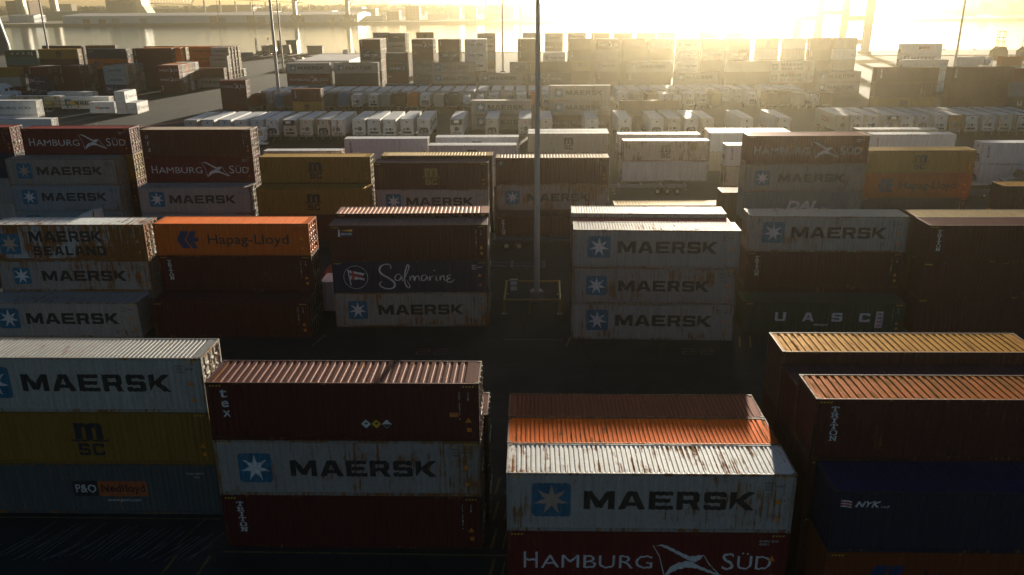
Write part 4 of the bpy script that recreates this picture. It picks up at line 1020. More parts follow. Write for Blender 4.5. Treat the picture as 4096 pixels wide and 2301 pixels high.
line(-28, 32.9, -25.5, 32.9, .07, 'wornwhite'); line(-29, 31.9, -26.2, 31.9, .07, 'wornwhite')
line(-14.6, 32.5, -2., 32.4, .12, 'wornline'); line(-29, 35.1, -15.6, 35.1, .1, 'wornline'); line(-15.4, 27, -15.1, 32.2, .14, 'wornline'); line(-17.2, 27, -16.7, 32.2, .14, 'wornline'); line(-17, 33, -16.4, 35.2, .1, 'wornline')
for k in range(6): line(-1.9, 26 + 2.3 * k, -1.7, 27.6 + 2.3 * k, .14, 'wornline'); line(-1.35, 26 + 2.3 * k, -1.2, 27.4 + 2.3 * k, .09, 'wornline')
line(-2, 32.4, 3, 32.35, .1, 'wornline')
for x in (-16.6, 2.6, 15.6, 16.4): line(x, 57.2, x + .5, 59.4, .13, 'wornline')
line(-2.2, 58.6, 2.4, 58.5, .09, 'wornwhite')
for x, y, a in ((-8.5, 55.7, 'ab'), (11.2, 55.9, 'cd')):
    for k in range(2):
        for p, q, r_, s in ((0, 0, .9, 0), (0, .45, .9, .45), (0, .9, .9, .9), (0, 0, 0, .45), (.9, .45, .9, .9)): line(x + k * 1.3 + p, y + q, x + k * 1.3 + r_, y + s, .08, 'wornred' if y < 55.8 else 'wornline')
line(-92, 158, -72, 190, 2.2, 'wornred'); line(-96, 158, -75, 192, .3, 'wornwhite'); line(-62, 163, -71, 150, 1.6, 'wornred')
for i in range(14): line(-85 + rnd.uniform(-12, 22), 200 + i * 11, -78 + rnd.uniform(-6, 30), 203 + i * 11 + rnd.uniform(-6, 6), .25, 'wornwhite')
struct('painted_ground_lines', b)

# ------------------------------------------------------------------ masts and railing
def mast(x, y, h, r, label, base=False):
    root = thing('lamp_mast', label, 'lamp mast', (x, y, 0), 0, 'tall yard lamp masts')
    a = MB(); n = 5
    for i in range(n): a.tube((0, 0, h * i / n), (0, 0, h * (i + 1) / n + .02), r * (1 - .5 * i / n), 'mast', 12, r * (1 - .5 * (i + 1) / n))
    ob('pole', a, root)
    a = MB(); a.tube((0, 0, 0), (0, 0, .9 if base else .4), r * 2.3, 'concrete', 12); ob('concrete_base', a, root)
    a = MB(); a.tube((0, 0, .905 if base else .405), (0, 0, .99 if base else .47), r * 1.8, 'steel', 12); [a.tube((r * 1.5 * math.cos(k), r * 1.5 * math.sin(k), .95), (r * 1.5 * math.cos(k), r * 1.5 * math.sin(k), 1.12), .03, 'steel', 6) for k in range(6)] if base else 0; ob('base_flange', a, root)
    a = MB(); a.tube((0, 0, h - .1), (0, 0, h + .1), r * 2.6, 'mast', 12); ob('lamp_ring', a, root)
    for k in range(4):
        c, s = math.cos(k * math.pi / 2), math.sin(k * math.pi / 2); a = MB(); a.box(c * r * 3.4 - .3, c * r * 3.4 + .3, s * r * 3.4 - .3, s * r * 3.4 + .3, h - .2, h + .12, 'mast'); ob('floodlight', a, root)
mast(.46, 67.2, 34, .265, 'thick grey lamp mast standing inside the yellow railing', True)
mast(-61.2, 202.5, 36, .42, 'slim blue-grey lamp mast beside the maroon half-length pair')
mast(-171.5, 300., 36, .4, 'dark slim lamp mast behind the left yard yellow stack')
mast(-93.5, 318., 38, .36, 'thin lamp mast behind the riverside small-word stack')
mast(-10.6, 311.5, 38, .42, 'lamp mast between the swoosh stack and the thick mast')
mast(134.5, 274., 40, .42, 'leaning-looking lamp mast by the far right reefer stack')
mast(94., 330., 36, .3, 'thin lamp mast left of the hazy portal crane')
mast(101., 334., 30, .2, 'thinnest lamp mast beside the hazy portal crane')
root = thing('guard_railing', 'yellow steel guard railing around the thick lamp mast', 'railing', (0, 0, 0))
cs = [(-2.25, 64.1), (2.35, 64.1), (2.45, 68.9), (-2.2, 68.9)]
for i, (x, y) in enumerate(cs):
    a = MB(); a.tube((x, y, 0), (x, y, 1.3), .1, 'rail', 10); a.tube((x, y, 0), (x, y, .03), .2, 'steel', 10); ob('post', a, root)
    x2, y2 = cs[(i + 1) % 4]; a = MB(); d = .06
    a.tube((x, y, 1.22), (x2, y2, 1.22), .085, 'rail', 10)
    ob('rail', a, root)
for x in (-.1,):
    a = MB(); a.tube((x, 64.1, 0), (x, 64.1, 1.2), .085, 'rail', 10); ob('post', a, root)
root = thing('electrical_cabinet', 'small cabinet with two white panels behind the yellow railing', 'cabinet', (-1.55, 68., 0))
a = MB(); a.box(-.35, .35, -.2, .2, 0, 1.7, 'grey'); ob('housing', a, root)
for z in (.75, 1.25): a = MB(); a.box(-.28, .28, -.215, -.2, z, z + .36, 'whitep'); ob('panel', a, root)

# ------------------------------------------------------------------ trailers and vehicles
chassis(1.3, 74.3, R(180), 'blue chassis trailer just behind the thick lamp mast', m='bluesteel'); chassis(8.2, 83.6, R(180), 'blue chassis trailer below the small green emblem stack', m='bluesteel')
chassis(8.6, 109.6, 0, 'long three-axle trailer before the cream glare reefers', axles=3)
chassis(-73.5, 182, R(75), 'empty dark chassis left of the slim mast'); chassis(-70., 183, R(75), 'empty dark chassis with white deck plates', m='bluesteel')
chassis(-112., 192.5, R(180), 'dark trailer before the yellow racks, left yard')
def car(x, y, rz, label, c, suv=False):
    root = thing('parked_car', label, 'car', (x, y, 0), rz)
    k = 1.12 if suv else 1.
    prof_ = [(-2.2, .35), (-2.25, .75), (-1.9, .9 * k), (-1.2, .98 * k), (1.9, .98 * k), (2.25, .85), (2.25, .35)] if not suv else [(-2.25, .35), (-2.3, .95), (-2.1, 1.1), (-1.0, 1.15), (2.2, 1.15), (2.3, .9), (2.3, .35)]
    a = MB(); a.prism(prof_, -.88, .88, 'y', c); ob('body', a, root)
    cab = [(-1.05, .98), (-.35, 1.45), (1.1, 1.45), (1.75, .98)] if not suv else [(-1.0, 1.15), (-.45, 1.72), (1.95, 1.72), (2.2, 1.15)]
    a = MB(); a.prism(cab, -.72, .72, 'y', 'glass'); ob('window_glass', a, root)
    zt = max(q[1] for q in cab); a = MB(); a.box(cab[1][0], cab[2][0], -.74, .74, zt - .03, zt + .03, c); ob('roof', a, root)
    wheels(root, [(sx, sy, .33) for sx in (-1.4, 1.4) for sy in (-.8, .8)], .33, .22)
    for s in (-.62, .62):
        a = MB(); a.box(-2.3, -2.2, s - .16, s + .16, .68, .8, 'lens'); ob('headlight', a, root)
        a = MB(); a.box(2.22, 2.32, s - .16, s + .16, .72, .84, 'red'); ob('tail_light', a, root)
car(-107.5, 378.5, R(8), 'dark car parked beyond the far star stacks', 'dark'); car(-103.6, 376.5, R(8), 'white estate car parked by the low white shed', 'whitep', True); car(-105.6, 371.5, R(8), 'white saloon nearest the camera of three parked cars', 'whitep')
car(57.2, 107.0, R(10), 'silver pickup-height car beside the yellow-topped glare stack', 'chrome', True)
def lorry(x, y, rz, label, c='whitep'):
    """long-nose tractor unit heading local -x"""
    root = thing('lorry_cab', label, 'lorry', (x, y, 0), rz)
    a = MB(); a.prism([(-3.4, .7), (-3.45, 1.5), (-3.2, 1.75), (-1.6, 1.95), (-1.6, .7)], -.95, .95, 'y', c); ob('bonnet', a, root)
    a = MB(); a.prism([(-1.6, .7), (-1.6, 1.95), (-1.05, 2.85), (1.3, 2.9), (1.3, .7)], -1.2, 1.2, 'y', c); ob('cab', a, root)
    a = MB(); a.prism([(-1.1, 2.9), (.1, 3.7), (1.3, 3.95), (1.3, 2.91)], -1.15, 1.15, 'y', c); ob('roof_fairing', a, root)
    a = MB(); a.prism([(-1.66, 2.02), (-1.12, 2.78), (-1.08, 2.78), (-1.6, 2.0)], -1.0, 1.0, 'y', 'glass'); ob('windscreen', a, root)
    for s in (-1, 1):
        a = MB(); ya, yb = sorted((s * 1.2, s * 1.215)); a.box(-1.1, -.2, ya, yb, 1.95, 2.65, 'glass'); ob('side_window', a, root)
        a = MB(); a.tube((1.45, s * 1.05, 1.), (1.45, s * 1.05, 4.2), .08, 'chrome', 8); ob('exhaust_stack', a, root)
        a = MB(); a.box(-3.47, -3.4, s * .75 - .15, s * .75 + .15, 1.05, 1.3, 'lens'); ob('headlight', a, root)
    a = MB(); a.box(1.3, 4.6, -.45, .45, .7, .95, 'dark'); a.box(2.2, 4.0, -.5, .5, .95, 1.1, 'grey'); ob('chassis_frame', a, root)
    a = MB(); a.box(-3.55, -3.38, -1.1, 1.1, .4, .75, 'chrome'); ob('bumper', a, root)
    wheels(root, [(-2.5, s * .95, .5) for s in (-1, 1)] + [(xx, s * .9, .5) for xx in (2.6, 3.9) for s in (-1, 1)], .5, .35)
lorry(-47.4, 84.3, R(0), 'white-blue lorry cab in shade before the orange-lit doors'); lorry(66.6, 110.8, R(0), 'silver lorry cab before the glare reefer stack', 'chrome')
lorry(-146., 231.5, R(180), 'white lorry cab before the left yard maroon stacks')
def yard_tractor(x, y, rz, label):
    root = thing('yard_tractor', label, 'lorry', (x, y, 0), rz)       # faces local -y
    a = MB(); a.prism([(-1.5, .75), (-1.5, 1.35), (-.6, 1.6), (.6, 1.6), (.6, .75)], -1.2, .35, 'x', 'whitep'); ob('bonnet', a, root)
    a = MB(); a.prism([(-.6, 1.6), (-.5, 3.0), (1.2, 3.1), (1.2, .8), (.6, .8), (.6, 1.6)], -1.05, .35, 'x', 'whitep'); ob('cab', a, root)
    a = MB(); a.prism([(-.64, 1.72), (-.55, 2.75), (-.52, 2.75), (-.6, 1.72)], -.92, .22, 'x', 'glass'); ob('windscreen', a, root)
    a = MB(); a.prism([(-.62, 3.05), (-.62, 3.4), (-.5, 3.4), (-.5, 3.05)], -.7, .1, 'x', 'whitep'); ob('roof_sign', a, root)
    t = Deco(); t.new('sign_digits', 'navy').text('76', -.5, -.12, 3.1, 3.36, bold=.02); t.new('fleet_number', 'navy').text('176', -.2, .2, 1.05, 1.25, bold=.02)
    for (nm, mt, v, f), yy in zip(t.p, (-.63, -1.515)):
        me = bpy.data.meshes.new(nm); me.from_pydata([(p, yy, q) for p, q, r_ in v], [], f); me.materials.append(M[mt]); ob(nm, me, root)
    for xx in (-1.1, .1): a = MB(); a.box(xx - .0, xx + .2, -1.52, -1.5, .85, 1.15, 'dark'); ob('grille', a, root)
    a = MB(); a.box(-1.25, 1.25, -1.7, -1.52, .4, .75, 'whitep'); ob('bumper', a, root)
    a = MB(); a.box(-.5, .5, .6, 4.2, .6, .85, 'dark'); ob('chassis_frame', a, root)
    a = MB(); a.tube((-1.15, .3, .8), (-1.15, .3, 2.9), .06, 'chrome', 8); ob('exhaust_stack', a, root)
    for p in [(s * 1., -.7, .5) for s in (-1, 1)] + [(s * .95, 3.2, .5) for s in (-1, 1)]:
        w = ob('wheel', wheel_mesh(.5, .35)[0], root, p, R(90)); ob('rim', wheel_mesh(.5, .35)[1], w)
yard_tractor(-48.9, 149.8, 0, 'white yard tractor facing out before the nearer reefer row')
for i, x in enumerate((-131.6, -125.9, -119.4, -113.2)):
    root = thing('rack_barrier', f"low yellow steel rack, {ORD[i]} from the left before the white reefers", 'rack', (x, 203.6, 0), 0, 'yellow racks in the left yard')
    for xx in (0, 1.8, 5.2): a = MB(); a.box(xx - .09, xx + .09, -.09, .09, 0, 2.1, 'rail'); ob('post', a, root)
    for z in (2.0, 1.1): a = MB(); a.box(-.2, 5.5, -.1, .1, z, z + .16, 'rail'); ob('rail', a, root)
    a = MB(); a.box(-.1, 1.1, -.12, -.1, 1.3, 1.95, 'yellow'); ob('sign_panel', a, root)

# ------------------------------------------------------------------ quayside things
def box_building(name, label, cat, x, y, w, d, h, wall='shedwall', roof='shedroof', pitch=1.5, doors=(), wins=None, z=0., group='buildings across the river', rz=0.):
    root = thing(name, label, cat, (x, y, z), rz, group)
    a = MB(); a.box(0, w, 0, d, 0, h, wall); ob('wall', a, root)
    a = MB()
    if pitch > 0: a.prism([(-.4, h + .01), (-.4, h + .3), (d / 2, h + pitch + .3), (d + .4, h + .3), (d + .4, h + .01)], -.4, w + .4, 'x', roof)
    else: a.box(-.3, w + .3, -.3, d + .3, h + .01, h + .5, roof)
    ob('roof', a, root)
    for xx, ww, hh, mm in doors:
        a = MB(); a.box(xx, xx + ww, -.12, -.01, .1, hh, mm); dd = ob('door', a, root)
        a = MB(); a.box(xx - .6, xx + ww + .6, -1.2, -.01, hh + .2, hh + .45, 'grey'); ob('door_canopy', a, dd)
    if wins:
        nx, nz, ww, hh = wins
        me = cached(('win', ww, hh), lambda: MB().box(0, ww, -.06, .02, 0, hh, 'winpane').mesh('window'))
        for i in range(nx):
            for k in range(nz): ob('window', me, root, (w * (i + .5) / nx - ww / 2, -.03, h * (k + .45) / nz))
    return root
box_building('site_shed', 'low flat white-roofed shed beyond the far star stacks', 'shed', -93., 334., 21., 40., 2.4, 'whitep', 'shedroof', 0, group=None or 'yard sheds')
box_building('quay_hut', 'dark green hut on the quay, tallest of two', 'hut', -122., 424., 5.2, 5., 6.4, 'green', 'green', 0, group='quay huts')
box_building('quay_hut', 'low olive hut with pale base on the quay', 'hut', -112., 425., 7.4, 4., 3.7, 'tan', 'tan', 0, group='quay huts')
def forklift(x, y, label, mh=8.):
    root = thing('heavy_forklift', label, 'forklift', (x, y, 0))
    a = MB(); a.prism([(-1.5, .7), (-1.5, 2.), (.8, 2.3), (4.6, 2.4), (5.2, 1.6), (5.2, .7)], -1.5, 1.5, 'y', 'cranegrey'); ob('body', a, root)
    a = MB(); [a.box(xx, xx + .12, s * 1. - .06, s * 1. + .06, 2.3, 4.6, 'dark') for xx in (.8, 3.2) for s in (-1, 1)]; a.box(.7, 3.4, -1.1, 1.1, 4.6, 4.75, 'dark'); ob('cab_frame', a, root)
    a = MB(); a.box(3.3, 3.5, -.9, .9, 2.4, 3.6, 'dark'); a.box(2.4, 3.4, -.5, .5, 2.4, 2.7, 'dark'); ob('seat', a, root)
    for s in (-1, 1): a = MB(); a.box(-2.3, -1.8, s * .8 - .15, s * .8 + .15, .3, mh, 'dark'); ob('mast_rail', a, root)
    a = MB(); [a.box(-2.2, -1.9, -.65, .65, z, z + .25, 'dark') for z in (1., mh * .5, mh - .4)]; ob('mast_crossbar', a, root)
    for s in (-1, 1): a = MB(); a.box(-4.2, -2.3, s * .6 - .1, s * .6 + .1, .3, .5, 'dark'); ob('fork', a, root)
    wheels(root, [(xx, s * 1.3, .8) for xx in (-.6, 4.) for s in (-1, 1)], .8, .6)
forklift(-134., 421., 'heavy forklift with raised mast on the river quay', 8.2)
def loader(x, y, label):
    root = thing('wheel_loader', label, 'loader', (x, y, 0))
    a = MB(); a.prism([(-4, 1.2), (-4, 4.6), (-1, 4.9), (0, 5.), (0, 1.2)], -1.8, 1.8, 'y', 'tan'); ob('engine_body', a, root)
    a = MB(); a.prism([(0, 1.3), (0, 5.2), (1.7, 5.2), (2.6, 2.5), (2.6, 1.3)], -1.5, 1.5, 'y', 'rail'); ob('cab', a, root)
    a = MB(); a.box(3.6, 5., -1., 1., .6, 7.2, 'dark'); ob('lift_mast', a, root)
    a = MB(); a.prism([(5.3, .8), (5.3, 5.), (9.4, 5.2), (9.9, 1.2)], -1.7, 1.7, 'y', 'tan'); ob('bucket', a, root)
    wheels(root, [(xx, s * 1.7, 1.1) for xx in (-2.6, 2.2) for s in (-1, 1)], 1.1, .7)
    a = MB(); a.box(-1.3, -1.22, -.04, .04, 5., 8.5, 'dark'); f = ob('flag_pole', a, root); a = MB(); a.box(-1.22, -.5, -.02, .02, 7.6, 8.5, 'red'); ob('flag', a, f)
loader(-127.5, 416., 'ochre loader with lifting mast and small flag on the quay')
def cone(x, y, label):
    root = thing('traffic_cone', label, 'cone', (x, y, 0), 0, 'cones by the quay machines')
    a = MB(); a.box(-.35, .35, -.35, .35, 0, .06, 'dark'); ob('base', a, root); a = MB(); a.tube((0, 0, .06), (0, 0, 1.2), .28, 'coneo', 10, .06); ob('cone', a, root)
cone(-128., 398., 'orange cone left of the pair near the loader'); cone(-124.2, 396., 'orange cone right of the pair near the loader')
root = thing('quay_fence', 'thin wire-and-post fence along the river quay', 'fence', (0, 0, 0))
for i in range(13): a = MB(); a.box(-109.5 + i * 4.1, -109.4 + i * 4.1, 430.2, 430.3, 0, 2., 'grey'); ob('post', a, root)
a = MB(); [a.box(-109.5, -60.3, 430.22, 430.27, z, z + .06, 'grey') for z in (.9, 1.9)]; ob('rail', a, root)
def person(x, y, rz, label, vest):
    root = thing('person', label, 'person', (x, y, 0), rz)
    J = {'pel': (0, 0, .95, .15), 'che': (0, .01, 1.35, .17), 'nek': (0, .02, 1.52, .06), 'hed': (0, .01, 1.63, .095), 'top': (0, .0, 1.75, .075)}
    for s, n in ((-1, 'l'), (1, 'r')): J.update({'hip' + n: (s * .1, 0, .88, .1), 'kne' + n: (s * .12, -.04 * s, .48, .065), 'ank' + n: (s * .13, .05 * s, .09, .045), 'toe' + n: (s * .14, .05 * s - .16, .04, .04), 'sho' + n: (s * .2, .01, 1.43, .075), 'elb' + n: (s * .27, -.02, 1.15, .05), 'wri' + n: (s * .26, -.14, .93, .035), 'han' + n: (s * .25, -.19, .86, .035)})
    E_ = [('pel', 'che'), ('che', 'nek'), ('nek', 'hed'), ('hed', 'top')] + [(p + n, q + n) for n in 'lr' for p, q in (('hip', 'kne'), ('kne', 'ank'), ('ank', 'toe'), ('sho', 'elb'), ('elb', 'wri'), ('wri', 'han'))] + [('pel', 'hip' + n) for n in 'lr'] + [('che', 'sho' + n) for n in 'lr']
    ks = list(J); me = bpy.data.meshes.new('body'); me.from_pydata([J[k][:3] for k in ks], [(ks.index(p), ks.index(q)) for p, q in E_], []); me.materials.append(M['cloth'])
    o = ob('body', me, root); o.modifiers.new('skin', 'SKIN'); sv = me.skin_vertices[0].data
    for i, k in enumerate(ks): sv[i].radius = (J[k][3],) * 2; sv[i].use_root = k == 'pel'
    s = o.modifiers.new('sub', 'SUBSURF'); s.levels = s.render_levels = 1
    a = MB(); a.tube((0, .01, 1.0), (0, .01, 1.46), .19, vest, 12, .2); ob('jacket', a, root)
    a = MB(); a.tube((0, 0, 1.66), (0, 0, 1.8), .11, vest, 12, .07); ob('hard_hat', a, root)
person(-90.7, 419., .4, 'person in dark work clothes standing on the quay, on the left', 'cloth'); person(-86.8, 420.5, -.5, 'person in orange jacket standing on the quay, near the fence rail', 'vest')
a = MB(); a.prism([(0, 0), (2.2, .15), (2.8, 2.6), (.6, 2.4)], 0, .1, 'y', 'whitep'); o = ob('leaning_board', a, None, (-92.5, 415., .3)); tag(o, 'white board propped on the quay beside the people', 'board')
# portal crane in the glare
root = thing('portal_crane', 'huge hazy portal crane with four thick legs at the river edge', 'crane', (123.4, 424., 0))
for x, w in ((0, 3.0), (9.6, 2.9), (21.2, 2.7), (32.4, 3.3)):
    a = MB(); a.prism([(x - w / 2, 1.4), (x + w / 2, 1.4), (x + w / 2 + .6, 42), (x - w / 2 + .6, 42)], -20.6, -18.0, 'y', 'cranegrey'); ob('leg', a, root)
for x0, x1, z in ((1.7, 8.2, 5.), (1.9, 8.5, 15.2), (11.4, 20.1, 17.6), (22.8, 30.8, 4.4), (23., 31.1, 15.)): a = MB(); a.box(x0, x1, -20.4, -18.2, z, z + 2.2, 'cranegrey'); ob('cross_beam', a, root)
for x in (0, 9.6, 21.2, 32.4): a = MB(); a.box(x - 2.6, x + 2.6, -20.9, -17.7, .02, 1.38, 'cranegrey'); ob('wheel_bogie', a, root)
a = MB()
for z in (2., 5.2, 9., 13.): a.box(34.5, 37.4 - z * .1, -20.4, -18.4, z, z + .18, 'cranegrey'); [a.box(xx, xx + .1, -20.4, -20.3, z + .18, z + 1.5, 'cranegrey') for xx in (34.8, 35.6, 36.3)]
for z in range(2, 14): a.box(34.6, 36., -19.5, -19.4, z, z + .1, 'cranegrey')
ob('access_stair', a, root)
for x in (195., 206.):
    root = thing('lattice_mast', 'lattice mast machine on the quay, ' + ('left one of two' if x < 200 else 'right one of two'), 'lattice mast', (x, 362., 0), 0, 'lattice mast machines')
    a = MB(); [a.box(p - .09, p + .09, q - .09, q + .09, 0, 11.5, 'dark') for p in (-1.3, 1.3) for q in (-.8, .8)]
    ob('upright', a, root); a = MB()
    for z in (2.2, 5., 7.6, 9., 11.4): a.box(-1.3, 1.3, -.86, -.74, z - .12, z + .12, 'dark'); a.box(-1.3, 1.3, .74, .86, z - .12, z + .12, 'dark')
    a.bar((-1.3, -.8, 5.), (1.3, -.8, 7.6), .1, 'dark'); ob('crossbar', a, root)
    a = MB(); a.prism([(-3, 0), (-3, 3.6), (-1, 5.4), (2, 5.4), (3, 3.2), (3, 0)], -1.6, 1.6, 'y', 'brownp'); ob('machine_body', a, root)
# moored ship end at the left edge
root = thing('moored_ship', 'dark blue ship side with pale rim at the left edge', 'ship', (-270.4, 436., -3))
a = MB(); a.prism([(-60, 0), (0, 0), (.2, 7.6), (-2.4, 21.2), (-60, 21.2)], 0, 1.6, 'y', 'hull'); ob('hull', a, root)
a = MB(); a.prism([(.01, 0), (.7, 0), (.95, 7.6), (-1.6, 21.6), (-2.37, 21.2), (.23, 7.6)], .1, 1.5, 'y', 'shedwall'); ob('bow_rail', a, root)
a = MB(); a.box(-60, -3, .2, 1.4, 21.21, 22.4, 'whitep'); ob('deck_edge', a, root)

# ------------------------------------------------------------------ across the river
dw = [(27, 9, 5.6, 'dark'), (48, 9, 5.2, 'dark'), (66, 9.5, 6., 'grey'), (103, 9.5, 6., 'grey'), (160, 0.1, .2, 'grey'), (196, 9.6, 8.4, 'brownp'), (208, 10, 6.4, 'grey'), (246, 9, 8.4, 'brownp'), (260, 10, 6.4, 'grey'), (312, 10, 6.6, 'grey'), (356, 5, 6, 'dark')]
box_building('warehouse', 'very long pale warehouse with white roof on the far bank', 'warehouse', -621., 1133., 392., 95., 9.2, doors=[d for d in dw if d[1] > 1], pitch=3.)
for i, x in enumerate((-411., -364.)):
    root = thing('quay_pole', ('first' if i == 0 else 'second') + ' thin dark pole before the long warehouse', 'pole', (x, 1128., 0), 0, 'poles before the warehouse')
    a = MB(); a.tube((0, 0, 0), (0, 0, 27), .45, 'dark', 8, .25); ob('shaft', a, root); a = MB(); a.box(-.9, .9, -.2, .2, 26.6, 27.3, 'dark'); ob('lamp_head', a, root)
def harbour_crane(x, y, label):
    root = thing('harbour_crane', label, 'crane', (x, y, 0), 0, 'mobile harbour cranes')
    a = MB(); a.box(-9, 9, -4, 4, 1.6, 3.4, 'cranegrey'); a.prism([(-5, 3.4), (5, 3.4), (3, 6.2), (-3, 6.2)], -3, 3, 'y', 'cranegrey'); ob('undercarriage', a, root)
    a = MB(); a.box(-5.5, 6.5, -3, 3, 6.2, 9.6, 'brownp'); ob('machine_house', a, root)
    a = MB(); a.prism([(-2.4, -2.4), (2.4, -2.4), (2.4, 2.4), (-2.4, 2.4)], 9.6, 46, 'z', 'cranegrey'); ob('tower', a, root)
    a = MB(); a.bar((-3, 0, 10), (-1.2, 0, 34), .35, 'cranegrey'); a.bar((-1.2, 0, 34), (-9, 0, 8), .25, 'cranegrey'); ob('luffing_stay', a, root)
    a = MB(); a.box(2.4, 5., -1.6, 1.6, 26, 29.4, 'cranegrey'); ob('cab', a, root)
    a = MB(); a.bar((2.6, 0, 20), (26, 0, 58), .9, 'cranegrey'); ob('boom', a, root)
    wheels(root, [(-8 + 1.8 * k, s * 3.6, .85) for k in range(10) for s in (-1,)], .85, .6)
harbour_crane(-309., 1127., 'tall harbour crane before the end of the long warehouse'); harbour_crane(-240., 1127., 'tall harbour crane past the end of the warehouse')
# suspension-bridge legs, anchorage and approach truss
root = thing('bridge', 'large steel bridge with cream-lit legs, stone anchorage and truss', 'bridge', (0, 0, 0))
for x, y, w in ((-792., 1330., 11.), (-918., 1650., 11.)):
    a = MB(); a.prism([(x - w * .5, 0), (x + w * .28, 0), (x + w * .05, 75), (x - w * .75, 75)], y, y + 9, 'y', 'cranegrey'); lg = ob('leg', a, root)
    a = MB(); a.prism([(x + w * .285, 0), (x + w * .6, 0), (x + w * .36, 75), (x + w * .055, 75)], y - .2, y + 9.2, 'y', 'creamsteel_litside'); ob('leg_lit_side', a, lg)  # sunlit side of the leg, put in as a cream-coloured strip
a = MB(); a.prism([(-742, 0), (-692, 0), (-693, 46), (-741, 46)], 1500, 1545, 'y', 'tan'); an = ob('anchorage', a, root)
a = MB(); a.prism([(-691.9, 0), (-668, 0), (-681, 22), (-684, 46), (-692.9, 46)], 1508, 1540, 'y', 'creamsteel_litside'); ob('lit_flank', a, an)  # sunlit flank of the anchorage, its light put into the pale colour
def truss():
    a = MB(); n = 16; p0, p1 = Vector((-676, 1500, 25)), Vector((-560, 1420, 22.6)); up = Vector((0, 0, 10))
    P = [p0.lerp(p1, i / n) for i in range(n + 1)]
    for i in range(n):
        a.bar(P[i], P[i + 1], 1.1, 'creamsteel_litside'); a.bar(P[i] + up, P[i + 1] + up, 1.1, 'creamsteel_litside')
        m = (P[i] + P[i + 1]) / 2 + up; a.bar(P[i], m, .6, 'creamsteel_litside'); a.bar(m, P[i + 1], .6, 'creamsteel_litside')
    a.bar(P[-1], P[-1] + up + Vector((10, -7, 0)), 1.2, 'creamsteel_litside')
    a.bar(p1 + up + Vector((10, -7, 0)), Vector((-400, 1520, 24)), 1.1, 'creamsteel_litside'); return a
ob('deck_truss', truss(), root)
for k in range(8):
    a = MB(); t = k / 7; x, y = -540 + 150 * t, 1425 + 90 * t; a.box(x - 1.2, x + 1.2, y - 1.2, y + 1.2, 0, 30 - 8 * t, 'tan'); ob('viaduct_pier', a, root)
def PX(px, y): return y * ((px - 2048) / 3490 - .025)
